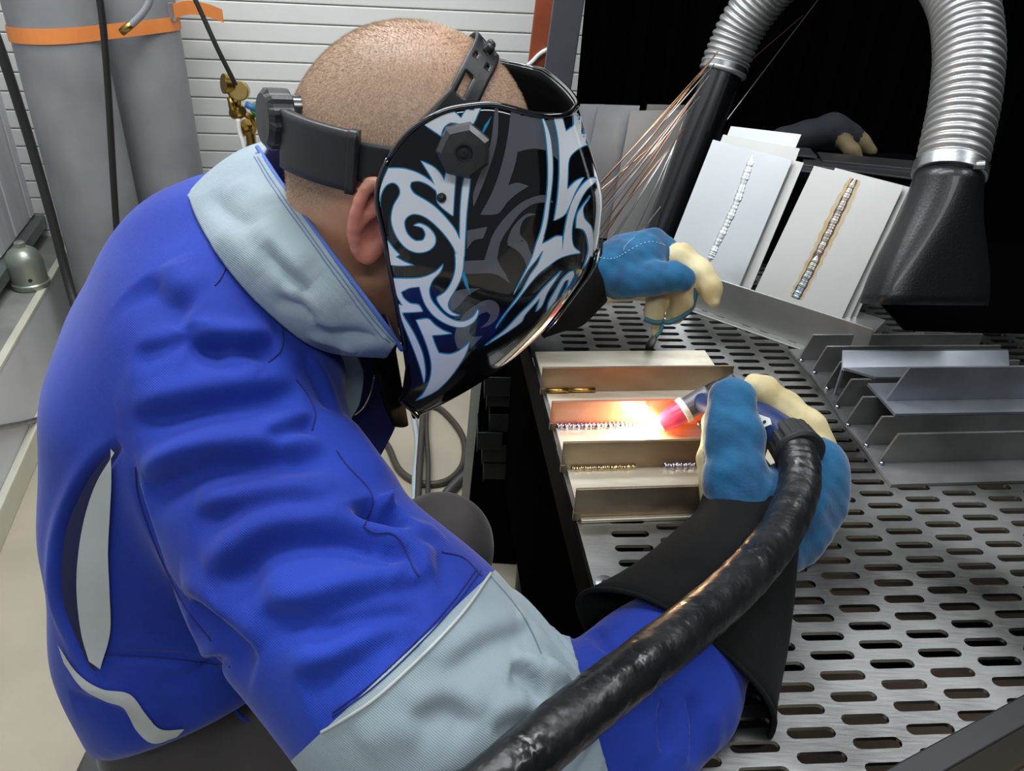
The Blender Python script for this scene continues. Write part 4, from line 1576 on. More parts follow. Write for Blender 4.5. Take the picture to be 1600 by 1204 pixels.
# folds: (pixels along the fold, depth, width)
FOLDS = [
    ([(226, 770), (300, 733), (391, 724), (489, 712), (520, 700)], -.016, .016), ([(230, 740), (330, 700), (440, 690), (500, 680)], .008, .014),
    ([(413, 690), (467, 668), (495, 657)], -.010, .010), ([(331, 925), (369, 893), (415, 856), (472, 843), (543, 846), (600, 862), (630, 880)], -.020, .018),
    ([(380, 930), (440, 885), (520, 876), (600, 895)], .010, .018), ([(296, 814), (347, 805), (402, 790), (460, 782), (520, 790)], -.009, .014),
    ([(300, 775), (400, 752), (500, 750), (560, 760)], .007, .018),
    ([(402, 966), (472, 966), (543, 943), (610, 922), (680, 905)], -.012, .014), ([(420, 940), (500, 925), (600, 905)], .006, .012),
    ([(478, 998), (530, 980), (600, 960), (660, 948)], -.009, .012), ([(470, 1075), (530, 1050), (600, 1010), (650, 985)], -.010, .016),
    ([(440, 1040), (520, 1015), (590, 985)], .007, .016), ([(500, 1105), (570, 1080), (640, 1030), (700, 975)], .005, .014),
    ([(224, 436), (257, 468), (305, 480)], -.012, .020), ([(290, 540), (353, 545), (430, 545)], -.014, .012), ([(300, 515), (370, 520), (430, 520)], .005, .012),
    ([(345, 552), (375, 560), (410, 580)], .007, .008), ([(180, 640), (249, 612), (330, 590), (436, 572)], .007, .016),
    ([(215, 660), (311, 640), (415, 622), (470, 612)], -.012, .014), ([(207, 690), (311, 660), (415, 650), (488, 640)], .006, .010),
    ([(210, 560), (290, 530), (300, 505)], -.006, .012), ([(190, 600), (260, 560), (330, 545)], .005, .012),
    ([(540, 650), (575, 700), (605, 750)], .006, .014), ([(575, 778), (588, 794), (606, 800), (628, 800)], -.034, .012), ([(565, 800), (600, 822), (640, 826), (690, 832)], .010, .010),
    ([(600, 850), (640, 870), (650, 900)], -.007, .008), ([(670, 850), (655, 880), (665, 910)], .006, .010), ([(690, 860), (690, 900), (700, 930)], -.005, .010),
    ([(430, 520), (460, 560), (490, 590)], .005, .012), ([(470, 560), (500, 600), (515, 640)], -.006, .010),
    # armhole and the crease between arm and back
    ([(212, 729), (217, 778), (244, 854), (288, 946), (375, 1039)], -.006, .006), ([(288, 946), (340, 985), (400, 1040)], -.014, .018),
    # waistband seam and back pleat
    ([(163, 1022), (260, 1028), (369, 1041)], -.005, .005), ([(250, 1060), (300, 1052), (345, 1030)], -.006, .008), ([(110, 1085), (180, 1110), (240, 1150)], -.005, .014),
    ([(190, 692), (147, 740), (112, 811), (101, 876), (105, 946), (138, 1028), (151, 1047)], -.016, .0055), ([(176, 690), (130, 740), (95, 811), (84, 880), (88, 950), (122, 1035)], .008, .010),
    # grey elbow patch
    ([(690, 1060), (760, 1010), (830, 985)], -.005, .012), ([(640, 1130), (700, 1110), (740, 1140)], -.006, .012), ([(560, 1165), (620, 1140), (660, 1150)], .006, .014),
    ([(800, 1040), (830, 1060), (850, 1100)], -.010, .010), ([(770, 1150), (810, 1130), (850, 1130)], -.008, .012), ([(845, 1030), (865, 1060), (880, 1100)], .009, .008),
    # lower sleeve
    ([(930, 985), (950, 1010), (985, 1020)], -.006, .006), ([(1040, 1090), (1035, 1130), (1040, 1180)], -.008, .008), ([(1075, 1085), (1085, 1130), (1080, 1190)], -.007, .008),
    ([(1010, 1100), (1005, 1150), (1000, 1200)], .005, .008), ([(1110, 1100), (1120, 1140), (1110, 1190)], .005, .010),
]
disp = np.zeros(len(jv))
for pix, amp, wdt in FOLDS:
    L3, n3_ = on_surface(bv, pix)
    if len(L3) < 2:
        continue
    lo, hi = L3.min(0) - .06, L3.max(0) + .06
    m_ = np.where(((jv > lo) & (jv < hi)).all(1))[0]
    dd_, t_ = seg_dist(jv[m_], L3)
    taper = np.clip(np.minimum(t_, 1 - t_) * 5, .0, 1) ** .7
    tl = nrm(L3[-1] - L3[0])
    dn = -(CY - tl * (CY @ tl))
    if np.linalg.norm(dn) < .45:
        dn = CX - tl * (CX @ tl)
    ci = np.clip((t_ * (len(L3) - 1)).round().astype(int), 0, len(L3) - 1)
    sg = ((jv[m_] - L3[ci]) @ nrm(dn)) > 0
    if amp < 0 and wdt > .007:
        g = np.where(sg, -np.exp(-(dd_ / (1.25 * wdt)) ** 2), -np.exp(-(dd_ / (.55 * wdt)) ** 2) + .42 * np.exp(-((dd_ - 1.1 * wdt) / (.8 * wdt)) ** 2))
        g = g * -amp * .9 * taper
    else:
        g = np.exp(-(dd_ / wdt) ** 2) * amp * taper * (.55 if wdt > .007 else 1)
    disp[m_] += g
nzp = jv * 22
low = (np.sin(nzp[:, 0] * 1.1 + 1.3 * np.sin(nzp[:, 2] * .9)) * np.sin(nzp[:, 1] * 1.3 + .7 * np.sin(nzp[:, 0] * 1.7)) + .5 * np.sin(nzp[:, 2] * 2.1 + nzp[:, 1]))
jv = jv + NJ * (disp + .0009 * low)[:, None]
jv = relax(jv, jf, 1, .35)

pc = jv[jf].mean(1).astype(np.float32)
isarm = (f_arm(pc) < f_torso(pc) - .004)
C1 = CAM
dS = nrm(D(765, 897, .60) - D(500, 1143, .60))
aS = nrm(ARM[4][0] - ARM[2][0])
N1 = nrm(np.cross(ray(767, 896), ray(503, 1143)))
if N1 @ aS < 0:
    N1 = -N1
e0_, e1_ = D(893, 1018, .60), D(945, 1204, .60)
C2 = CAM
dS2 = nrm(e0_ - e1_)
aS2 = nrm(FORE[2][0] - FORE[0][0])
N2 = nrm(np.cross(ray(897, 1018), ray(950, 1204)))
if N2 @ aS2 < 0:
    N2 = -N2


# gathered band where the grey panel ends
e_ = (jv - C2) @ N2
rad_ = jv - (e0_ + e1_) / 2 - np.outer(e_, N2)
an_ = np.arctan2(rad_ @ nrm(np.cross(N2, CF)), rad_ @ nrm(CF - N2 * (CF @ N2)))
near_ = (f_arm(jv.astype(np.float32)) < .03) & (e_ > -.04) & (e_ < .02) & (jv[:, 0] > -.05) & (np.linalg.norm(rad_, axis=1) < .13)
wv_ = np.clip(1 - np.abs(e_ + .016) / .018, 0, 1) ** .5
NJ2 = vnormals(jv, jf)
jv = jv + NJ2 * (near_ * wv_ * (.0045 + .0028 * np.sin(an_ * 16 + 40 * e_)))[:, None]
sd1 = (pc - C1.astype(np.float32)) @ N1.astype(np.float32)
sd2 = (pc - C2.astype(np.float32)) @ N2.astype(np.float32)
cls = np.where(isarm & (sd1 > 0), 1, 0)
cls = np.where(isarm & (sd1 > 0) & (sd2 > 0) & (pc[:, 0] > -.02), 2, cls)
# straighten the two cuts
vmin = np.full(len(jv), 9); vmax = np.full(len(jv), -1)
for i in range(4):
    np.minimum.at(vmin, jf[:, i], cls); np.maximum.at(vmax, jf[:, i], cls)
for lo_, hi_, co, no in ((0, 1, C1, N1), (1, 2, C2, N2)):
    m_ = (vmin == lo_) & (vmax == hi_)
    dd_ = (jv[m_] - co) @ no
    dd_ = np.where(np.abs(dd_) < .012, dd_, 0)
    jv[m_] -= dd_[:, None] * no


def take(k, name, m):
    f = jf[cls == k]
    used, inv = np.unique(f, return_inverse=True)
    return link(name, mesh_of(name, jv[used], inv.reshape(-1, 4)), m, person, True)


jacket = take(0, 'jacket', M['blue'])
elbow_panel = take(1, 'elbow_panel', M['grey'])
elbow_panel['label'] = 'light grey elbow panel of the sleeve'
lower_sleeve = take(2, 'lower_sleeve', M['blue'])
bv = bvh_of(jv, jf)


def ribbon(bv, pa, pb, m, parent, name, lift=.0012, n=60, k=4):
    A_ = smooth_path(pa, n); B_ = smooth_path(pb, n)
    vs, fs = [], []
    rows = 0
    for i in range(n):
        row = []
        for j in range(k + 1):
            u, v = A_[i] + (B_[i] - A_[i]) * j / k
            p, nn = hit(bv, u, v)
            if p is None:
                row = None
                break
            if nn @ (p - CAM) > 0:
                nn = -nn
            row.append(p + nn * lift)
        if row is None:
            continue
        vs += row
        rows += 1
    G = np.array(vs).reshape(rows, k + 1, 3)
    dv = nrm(G.mean((0, 1)) - CAM)
    dep = G @ dv
    for _ in range(8):
        dep[1:-1] = .5 * dep[1:-1] + .25 * (dep[:-2] + dep[2:])
    G = G + (np.minimum(dep, G @ dv) - G @ dv)[..., None] * dv
    vs = G.reshape(-1, 3)
    for i in range(rows - 1):
        for j in range(k):
            a = i * (k + 1) + j
            fs.append((a, a + 1, a + k + 2, a + k + 1))
    return link(name, mesh_of(name, vs, fs), m, parent, True)


def seam_on(bv, pix, r, m, parent, name='seam', lift=.0004):
    P_, N_ = on_surface(bv, pix, 14 * len(pix))
    if len(P_) < 3:
        return
    P_ = P_ + N_ * lift
    for _ in range(2):
        P_[1:-1] = .5 * P_[1:-1] + .25 * (P_[:-2] + P_[2:])
    return tube(name, P_, r, m, parent, 6)


# back vent with its grey insert, reflective hem stripe, seams and piping
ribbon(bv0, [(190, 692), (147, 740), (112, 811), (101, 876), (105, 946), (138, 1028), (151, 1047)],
       [(190, 700), (160, 750), (142, 800), (131, 860), (128, 920), (135, 985), (152, 1044)], mat('vent_shadow_lining', srgb(10, 16, 60), .9), jacket, 'vent_shade_lining', .0022)  # extra dark ribbon paints the shade in the vent gap
ribbon(bv0, [(184, 706), (156, 750), (138, 800), (127, 860), (124, 920), (131, 985), (143, 1030)],
       [(178, 700), (179, 750), (176, 800), (172, 860), (174, 920), (175, 985), (160, 1042)], M['stripe'], jacket, 'vent_insert', .003)
ribbon(bv, [(94, 1006), (124, 1050), (160, 1074), (203, 1082), (228, 1112), (252, 1136), (288, 1136)],
       [(103, 1034), (130, 1072), (166, 1092), (196, 1104), (214, 1138), (240, 1158), (276, 1148)], M['stripe'], jacket, 'hem_stripe', .002)
for s_ in ([(436, 488), (442, 520), (438, 548), (420, 566)], [(462, 592), (480, 616), (492, 645), (488, 672)], [(526, 704), (545, 730), (575, 762), (583, 785), (575, 808), (568, 822)],
           [(568, 822), (585, 832), (612, 833), (630, 850), (645, 885), (655, 900)], [(352, 420), (345, 435), (336, 446)], [(212, 729), (217, 778), (244, 854), (288, 946), (330, 1000)],
           [(163, 1022), (260, 1028), (360, 1041)], [(690, 862), (725, 872), (752, 900)]):
    seam_on(bv, s_, .0007, M['seam'], jacket)
for off in (9, 15):
    seam_on(bv, [(760 - off, 897 - off * .6), (715 - off * .7, 955 - off * .8), (655 - off * .6, 1020 - off * .9), (585 - off * .5, 1085 - off), (520, 1128 - off)], .0006, M['seam'], jacket, 'stitching')
seam_on(bv, [(766, 896), (722, 958), (660, 1024), (590, 1088), (540, 1122), (503, 1143)], .0014, M['stripe'], jacket, 'piping', .0008)
seam_on(bv, [(766, 900), (805, 945), (830, 985), (845, 1020)], .0006, mat('grey_seam', srgb(110, 122, 130), .8), elbow_panel)
# draw cord at the hem
tube('draw_cord', smooth_path([D(392, 1075, .82), D(380, 1092, .81), D(370, 1106, .81), D(376, 1118, .81), D(392, 1128, .82)], 20), .0022, M['blue'], jacket, 8)

# ---- collar: a wide folded grey collar round the neck
def mirror(P):
    P = np.asarray(P)
    return P - 2 * np.outer((P - NBm) @ BL_, BL_)


NBm = D(480, 380, .775)               # a point in the man's middle plane
NC = 40
topn = smooth_path([(402, 230, .735), (440, 288, .668), (490, 358, .622), (545, 432, .605), (600, 506, .615), (628, 546, .640)], NC)
lown = smooth_path([(290, 284, .80), (306, 335, .745), (336, 388, .70), (378, 444, .668), (428, 494, .65), (478, 533, .642), (525, 551, .645), (585, 556, .658), (626, 558, .672)], NC)
for k in range(NC):
    p, nn = hit(bv, lown[k, 0], lown[k, 1])
    if p is not None:
        lown[k, 2] = min(lown[k, 2] + .03, proj(p)[2] - .006)
for _ in range(3):
    lown[1:-1, 2] = .5 * lown[1:-1, 2] + .25 * (lown[:-2, 2] + lown[2:, 2])
ROWS = 14


def collar_near():
    rows = []
    for i in range(ROWS):
        t = i / (ROWS - 1)
        row = []
        for k in range(NC):
            a, b = lown[k], topn[k]
            q = a + (b - a) * t
            bul = .016 * math.sin(math.pi * min(1, t * 1.05)) ** .8
            row.append(D(q[0], q[1], q[2] - bul))
        rows.append(row)
    return np.array(rows)


cn = collar_near()
full = []
for i in range(ROWS):
    far = mirror(cn[i])[::-1]
    # join front and back with a short bridge
    ring_ = np.vstack([cn[i], far])
    full.append(ring_)
full = np.array(full)
# smooth round the joins
for _ in range(4):
    for j in (NC - 1, NC, 2 * NC - 1, 0):
        for jj in (j - 2, j - 1, j, j + 1, j + 2):
            q_ = jj % (2 * NC)
            full[:, q_] = .5 * full[:, q_] + .25 * (full[:, q_ - 1] + full[:, (q_ + 1) % (2 * NC)])
n2 = 2 * NC
cvs = full.reshape(-1, 3)
cfs = np.array([(i * n2 + k, i * n2 + (k + 1) % n2, (i + 1) * n2 + (k + 1) % n2, (i + 1) * n2 + k) for i in range(ROWS - 1) for k in range(n2)])
cvs, cfs = subdivide(cvs, cfs)
cvs, cfs = subdivide(cvs, cfs)
cb = bvh_of(cvs, cfs)
cN = vnormals(cvs, cfs)
cN[((cN * (cvs - full.mean((0, 1)))).sum(1)) < 0] *= -1
dsp = np.zeros(len(cvs))
for pix, amp, w_ in [([(330, 300), (350, 330), (400, 360)], -.005, .010), ([(420, 380), (432, 410), (470, 450), (480, 480)], -.007, .007), ([(400, 350), (450, 400), (490, 440)], .005, .010),
                     ([(425, 470), (470, 478), (500, 500)], -.006, .007), ([(440, 450), (480, 470), (530, 520)], .005, .008), ([(470, 400), (520, 450), (560, 500)], -.003, .010),
                     ([(360, 290), (400, 300), (430, 320)], .003, .012), ([(490, 505), (540, 520), (600, 530)], -.006, .007), ([(480, 520), (530, 535), (560, 548)], .004, .006),
                     ([(340, 360), (380, 390), (410, 430)], .003, .012)]:
    L3, _n = on_surface(cb, pix)
    if len(L3) > 2:
        dd_, t_ = seg_dist(cvs, L3)
        dsp += np.exp(-(dd_ / w_) ** 2) * amp * np.clip(np.minimum(t_, 1 - t_) * 5, 0, 1)
cvs = cvs + cN * dsp[:, None]
collar = link('collar', mesh_of('collar', cvs, cfs), M['grey'], person, True)
collar['label'] = 'wide light grey collar'
md = collar.modifiers.new('thick', 'SOLIDIFY'); md.thickness = .003; md.offset = 0
cb = bvh_of(cvs, cfs)
m_sg = mat('collar_stitching', srgb(92, 112, 150), .8)
for off in (7, 12):
    seam_on(cb, [(404 - off * .5, 236 + off * .9), (440 - off, 290 + off * .7), (490 - off, 360 + off * .7), (545 - off, 434 + off * .7), (600 - off, 508 + off * .5), (620 - off, 534)], .0005, m_sg, collar, 'stitching', .0018)
edge_ = [D(*q) for q in topn]
tube('collar_piping', np.array(edge_), .0022, mat('collar_edge', srgb(72, 100, 170), .7), collar, 8)
# blue lining inside
inner = []
for t in (0, .35, .7, 1.0):
    row = []
    cen = full[-1].mean(0)
    for k in range(n2):
        p = full[-1][k]
        row.append(p + (cen - p) * (.04 + .16 * t) - nrm(D(580, 330, .7) - NB) * .055 * t)
    inner.append(row)
inner = np.array(inner).reshape(-1, 3)
lf_ = [(i * n2 + k, i * n2 + (k + 1) % n2, (i + 1) * n2 + (k + 1) % n2, (i + 1) * n2 + k) for i in range(3) for k in range(n2)]
ln2 = link('collar_lining', mesh_of('collar_lining', inner, lf_), M['navy'], person, True)
md = ln2.modifiers.new('thick', 'SOLIDIFY'); md.thickness = .002
# the open jacket front under the chin: grey placket edge and glinting zip
pk = [D(533, 545, .70), D(545, 580, .735), (D(540, 625, .775)), D(525, 665, .80)]
def strip(P, w, dirn, m, name, parent, th=.003, n=24):
    P = smooth_path(P, n)
    W = np.interp(np.linspace(0, 1, n), np.linspace(0, 1, len(w)), w)
    vs, fs = [], []
    T, N, B = frames_along(P)
    for i in range(n):
        s = nrm(dirn - T[i] * (dirn @ T[i])); o = nrm(np.cross(T[i], s)) * th
        vs += [P[i] - s * W[i], P[i] + s * W[i], P[i] + s * W[i] + o, P[i] - s * W[i] + o]
    for i in range(n - 1):
        for k in range(4):
            fs.append((4 * i + k, 4 * i + (k + 1) % 4, 4 * i + 4 + (k + 1) % 4, 4 * i + 4 + k))
    fs += [(3, 2, 1, 0), tuple(4 * (n - 1) + k for k in range(4))]
    return link(name, mesh_of(name, vs, fs), m, parent, False)


strip(pk, [.012, .014, .014, .008], CX, M['grey'], 'placket', person)
strip([D(572, 525, .735), D(570, 560, .76), D(578, 600, .80), D(575, 650, .84), D(560, 700, .86)], [.030, .030, .030, .032, .026], CX, M['navy'], 'jacket_front', person)  # front coloured darker than the jacket, its shade painted in
tube('zip', smooth_path([D(585, 585, .765), D(580, 610, .785), D(568, 635, .80), D(553, 648, .805)], 20), .0016, M['chrome'], person, 6)
# ================================================================== gloves
M['gblue'] = mat('blue_split_leather', srgb(0, 86, 126), .85, col2=srgb(0, 60, 98), vscale=28, detail=7, bump=.5, bscale=260, sheen=.4, dist=.001)
M['gcream'] = mat('cream_leather', srgb(206, 194, 152), .6, col2=srgb(172, 154, 108), vscale=16, detail=7, bump=.35, bscale=90, dist=.0015)
M['gblack'] = mat('black_suede', (.0065, .0065, .0065), .9, var=.4, vscale=18, bump=.5, bscale=240, sheen=.02, dist=.001, spec=.15)


def glove(name, blue, cream, lo, hi, h=.0026, seam_lift=None):
    """a glove from two sets of capsules; the leather of each spot follows the nearer set."""
    fb = lambda p: blue(p)
    fcr = lambda p: cream(p)
    fn = lambda p: smin(fb(p), fcr(p), .008)
    vs, fs = surface_net(fn, lo, hi, h)
    vs = relax(vs, fs, 2, .5)
    c = vs[fs].mean(1).astype(np.float32)
    k = (fcr(c) < fb(c)).astype(int)
    # a shallow groove where the two leathers meet
    d = np.abs(fcr(vs.astype(np.float32)) - fb(vs.astype(np.float32)))
    vs = vs - vnormals(vs, fs) * (np.exp(-(d / .003) ** 2) * .0014)[:, None]
    nz = vs * 70
    vs = vs + vnormals(vs, fs) * (.0012 * np.sin(nz[:, 0] + 1.5 * np.sin(nz[:, 1])) * np.sin(nz[:, 2] * 1.3 + nz[:, 1]) + .0006 * np.sin(nz[:, 0] * 2.9 + nz[:, 2] * 2.1) * np.sin(nz[:, 1] * 3.3))[:, None]
    me = mesh_of(name, vs, fs)
    me.materials.append(M['gblue']); me.materials.append(M['gcream'])
    me.polygons.foreach_set('material_index', k.tolist())
    o = link(name, me, None, person, True)
    return o, vs, fs


def c4(x, y, d):                  # close-up of the far glove
    return D(920 + x / 5.732, 350 + y / 5.732, d)


def L_blue(p):
    d = chain(p, [(c4(60, 420, 1.245), .040), (c4(300, 400, 1.235), .044), (c4(480, 330, 1.235), .041)], .02)
    d = smin(d, chain(p, [(c4(300, 260, 1.25), .030), (c4(560, 190, 1.25), .026), (c4(660, 230, 1.25), .024)], .01), .015)
    d = smin(d, chain(p, [(c4(330, 520, 1.21), .026), (c4(600, 490, 1.19), .0245), (c4(760, 470, 1.19), .0225), (c4(850, 500, 1.19), .019)], .01), .012)
    return d


def L_cream(p):
    d = chain(p, [(c4(620, 300, 1.25), .022), (c4(820, 300, 1.235), .0215), (c4(980, 420, 1.22), .021), (c4(1080, 570, 1.21), .0185), (c4(1120, 700, 1.205), .0105)], .008)
    d = smin(d, chain(p, [(c4(840, 540, 1.222), .020), (c4(840, 690, 1.225), .020), (c4(770, 820, 1.225), .015)], .006), .006)
    d = smin(d, chain(p, [(c4(650, 600, 1.235), .017), (c4(600, 730, 1.235), .0155), (c4(550, 820, 1.235), .011)], .006), .004)
    d = smin(d, cone(p, c4(620, 800, 1.245), c4(595, 960, 1.25), .012, .008), .004)
    d = smin(d, cone(p, c4(150, 560, 1.25), c4(520, 560, 1.25), .026, .022), .01)
    return d


gl, _v, _f = glove('glove', L_blue, L_cream, (.06, .98, .78), (.40, 1.28, 1.08))
gl['label'] = 'blue and cream leather glove resting on the table'
lgb = bvh_of(_v, _f)
# dark teal binding along the folded fingertips
m_bind = mat('teal_binding', srgb(30, 84, 96), .7, var=.2, vscale=40)
for pix, r in (([(945, 560), (950, 650), (905, 770), (820, 840), (720, 880), (660, 870)], .0042), ([(655, 880), (580, 880), (500, 850)], .0045), ([(660, 900), (640, 960), (600, 1005)], .0032)):
    tube('binding', smooth_path([c4(x, y, 1.212) for x, y in pix], 24), r, m_bind, gl, 8)
m_st = mat('white_stitching', srgb(190, 215, 225), .7)
for pix in ([(100, 300), (180, 312), (250, 300), (305, 270), (380, 225), (470, 180), (560, 158), (640, 175), (690, 195)], [(310, 240), (325, 200), (360, 160), (410, 120)]):
    P_, N_ = on_surface(lgb, [(920 + x / 5.732, 350 + y / 5.732) for x, y in pix], 60)
    for i in range(0, len(P_) - 2, 3):
        tube('stitch', [P_[i] + N_[i] * .0006, P_[i + 1] + N_[i + 1] * .0006], .0006, m_st, gl, 5)


def gauntlet(name, rings, label, parent, rows=22, seg=48, wob=.004):
    """leather cuff lofted through rings given as (centre, major axis, minor axis)."""
    cs = smooth_path([np.r_[c, a, b] for c, a, b in rings], rows)
    vs, fs = [], []
    for i in range(rows):
        c, a, b = cs[i, :3], cs[i, 3:6], cs[i, 6:]
        for k in range(seg):
            t = 2 * math.pi * k / seg
            w = 1 + wob * 10 * (i / rows) * .6 * math.sin(3 * t + .6) * .25 + .02 * math.sin(5 * t + i * .5)
            vs.append(c + (a * math.cos(t) + b * math.sin(t)) * w)
    for i in range(rows - 1):
        for k in range(seg):
            k2 = (k + 1) % seg
            fs.append((i * seg + k, i * seg + k2, (i + 1) * seg + k2, (i + 1) * seg + k))
    o = link(name, mesh_of(name, vs, fs), M['gblack'], parent, True)
    o['label'] = label
    md = o.modifiers.new('thick', 'SOLIDIFY'); md.thickness = .003; md.offset = 0
    rim = [vs[(rows - 1) * seg + k] for k in range(seg)] + [vs[(rows - 1) * seg]]
    tube('cuff_binding', np.array(rim), .0024, M['gblack'], parent, 6)
    return o


# far cuff, half hidden by the helmet
ax_ = nrm(c4(60, 420, 1.245) - c4(300, 400, 1.235))
def ring_of(c, up, mj, mn, axis):
    u_ = nrm(up - axis * (up @ axis))
    return (c, u_ * mj, np.cross(axis, u_) * mn)


gauntlet('cuff', [ring_of(c4(150, 415, 1.24), CY, .047, .040, ax_), ring_of(c4(20, 470, 1.245), CY, .062, .045, ax_), ring_of(c4(-150, 500, 1.245), CY, .078, .055, ax_),
                  ring_of(c4(-420, 520, 1.25), CY, .088, .06, ax_)], 'black suede cuff', gl)


# ---- near glove holding the torch
def R_blue(p):
    # index finger laid along the torch head, pointing away
    d = chain(p, [(D(1152, 815, .855), .030), (D(1150, 745, .865), .0300), (D(1146, 680, .880), .0285), (D(1144, 622, .895), .0245)], .012, (CX, 1.12))
    # back of the hand under the hose
    d = smin(d, chain(p, [(D(1175, 825, .87), .040), (D(1230, 790, .885), .042), (D(1275, 740, .905), .036)], .02), .02)
    d = smin(d, chain(p, [(D(1285, 720, .905), .024), (D(1288, 790, .895), .024), (D(1250, 850, .875), .026)], .012), .015)
    d = smin(d, cone(p, D(1190, 850, .865), D(1170, 800, .87), .045, .04), .02)
    return d


def R_cream(p):
    # thumb along the far side of the handle
    d = chain(p, [(D(1282, 712, .925), .022), (D(1262, 672, .935), .023), (D(1225, 640, .945), .022), (D(1192, 612, .945), .018), (D(1178, 600, .94), .0135)], .01)
    # folded fingers under the handle, seen as a pale edge at the left
    d = smin(d, chain(p, [(D(1130, 800, .885), .026), (D(1122, 720, .895), .022), (D(1120, 660, .905), .018)], .01), .008)
    d = smin(d, chain(p, [(D(1200, 780, .91), .024), (D(1160, 720, .925), .022), (D(1150, 680, .93), .018)], .01), .008)
    return d


gr, _v, _f = glove('glove', R_blue, R_cream, (.17, .56, .76), (.46, .92, 1.02), .0026)
gr['label'] = 'blue and cream leather glove gripping the torch'
wr = D(1172, 820, .868)
axr = nrm(D(1055, 1045, .69) - wr)
mj = nrm(D(1190, 1145, .685) - D(918, 935, .735))
def rr_(c, m_, n_, mjd=mj):
    u_ = mjd - axr * (mjd @ axr) * .3
    return (c, nrm(u_) * m_, nrm(np.cross(axr, u_)) * n_)


gauntlet('cuff', [rr_(D(1170, 812, .866), .056, .046, nrm(D(1250, 860, .86) - D(1095, 775, .88))), rr_(D(1158, 850, .845), .060, .050, nrm(D(1245, 890, .83) - D(1080, 820, .86))),
                  rr_(D(1115, 940, .775), .077, .056), rr_(D(1050, 1040, .700), .101, .058)], 'black suede cuff', gr, wob=.002)


# ---- a spare dark glove lying behind the plate stacks
def S_dark(p):
    return smin(chain(p, [(D(1262, 212, 1.72), .030), (D(1300, 205, 1.73), .036), (D(1328, 212, 1.73), .028)], .02), cone(p, D(1225, 222, 1.71), D(1262, 212, 1.72), .034, .030), .02)


def S_tan(p):
    d = chain(p, [(D(1322, 205, 1.73), .020), (D(1345, 222, 1.73), .019), (D(1360, 236, 1.73), .015)], .01)
    return smin(d, chain(p, [(D(1315, 218, 1.71), .018), (D(1332, 236, 1.70), .016), (D(1340, 246, 1.70), .012)], .01), .006)


c_ = D(1300, 220, 1.72)
vs, fs = surface_net(lambda p: smin(S_dark(p), S_tan(p), .008), c_ - .20, c_ + .20, .005)
vs = relax(vs, fs, 2)
me = mesh_of('work_glove', vs, fs)
me.materials.append(mat('dark_navy_leather', (.006, .008, .014), .8)); me.materials.append(mat('dull_tan_leather', srgb(120, 104, 72), .7, var=.3, vscale=20))
cc_ = vs[fs].mean(1).astype(np.float32)
me.polygons.foreach_set('material_index', (S_tan(cc_) < S_dark(cc_)).astype(int).tolist())
tag(link('work_glove', me, None, None, True), 'spare dark glove with tan fingers lying behind the plate stacks', 'glove')
# ================================================================== welding helmet
M['shell'] = mat('gloss_black_shell', (.006, .006, .007), .10, coat=1.0)
M['plastic'] = mat('matt_black_plastic', (.016, .016, .017), .42, bump=.05, bscale=200)
M['softblack'] = mat('inner_black', (.005, .0047, .0045), .75, spec=.1)
M['d_white'] = mat('white_print', srgb(240, 244, 250), .16, coat=.8)
M['d_cyan'] = mat('cyan_print', srgb(40, 150, 205), .16, coat=.8)
M['d_grey'] = mat('grey_print', srgb(98, 100, 106), .16, coat=.8)

helmet = thing('welding_helmet', 'glossy black welding helmet with white and blue tribal flames on the head of the man', 'helmet', H(0, 0, 0))
zk = [-.215, -.19, -.165, -.13, -.09, -.03, .035, .094, .140, .165]
xk = [.092, .110, .132, .155, .177, .196, .203, .176, .122, .095]
XF = lambda z: np.interp(z, zk, xk)
XR = lambda z: np.interp(z, [-.20, -.133, -.093, -.047, -.010, .034, .055, .067, .087, .104, .122, .14], [.101, .093, .071, .043, .019, -.004, -.0095, -.012, -.001, .016, .040, .07])
WD = lambda z: np.interp(z, [-.22, -.17, -.12, -.06, .0, .10, .15], [.045, .068, .090, .110, .120, .121, .112])
XC = lambda z: np.interp(z, [-.22, -.15, -.09, .0, .08, .15], [.095, .088, .070, .045, .045, .06])
RS, NSH = 44, 121


def shell_pt(s, t):
    a_ = abs(s)
    fr_ = .62
    zb = np.interp(a_, [0, .3, fr_, 1.0], [-.188, -.176, -.146, -.118])
    if a_ < fr_:
        zt = np.interp(a_, [0, .3, .5, fr_], [.148, .147, .138, .130])
        z = zt + (zb - zt) * t
        an = s / fr_ * math.pi / 2
        ca_, sa_ = math.cos(an), math.sin(an)
        x = XC(z) + (XF(z) - XC(z)) * abs(ca_) ** .78
        y = WD(z) * math.copysign(abs(sa_) ** .86, sa_)
    else:
        q = (a_ - fr_) / (1 - fr_)
        zt = np.interp(q, [0, .25, .5, .75, .9, 1], [.130, .121, .109, .092, .077, .058])
        xt = np.interp(q, [0, .25, .5, .75, .9, 1], [.046, .030, .012, -.001, -.008, -.0105])
        z = zt + (zb - zt) * t
        w = min(1, t * 3)
        w = w * w * (3 - 2 * w)
        x = xt * (1 - w) + (XC(z) + (XR(z) - XC(z)) * q) * w
        y = math.copysign(WD(z) * (1 - .035 * q * q), s)
    return H(x, y, z)


sv = np.array([shell_pt(s, t) for t in np.linspace(0, 1, RS) for s in np.linspace(-1, 1, NSH)])
sf = np.array([(i * NSH + k, i * NSH + k + 1, (i + 1) * NSH + k + 1, (i + 1) * NSH + k) for i in range(RS - 1) for k in range(NSH - 1)])
# soften the surface but keep the rim
rim_idx = set(list(range(NSH)) + list(range((RS - 1) * NSH, RS * NSH)) + [i * NSH for i in range(RS)] + [i * NSH + NSH - 1 for i in range(RS)])
fixed = np.array(sorted(rim_idx))
for _ in range(6):
    s2 = relax(sv, sf, 1, .5)
    s2[fixed] = sv[fixed]
    sv = s2
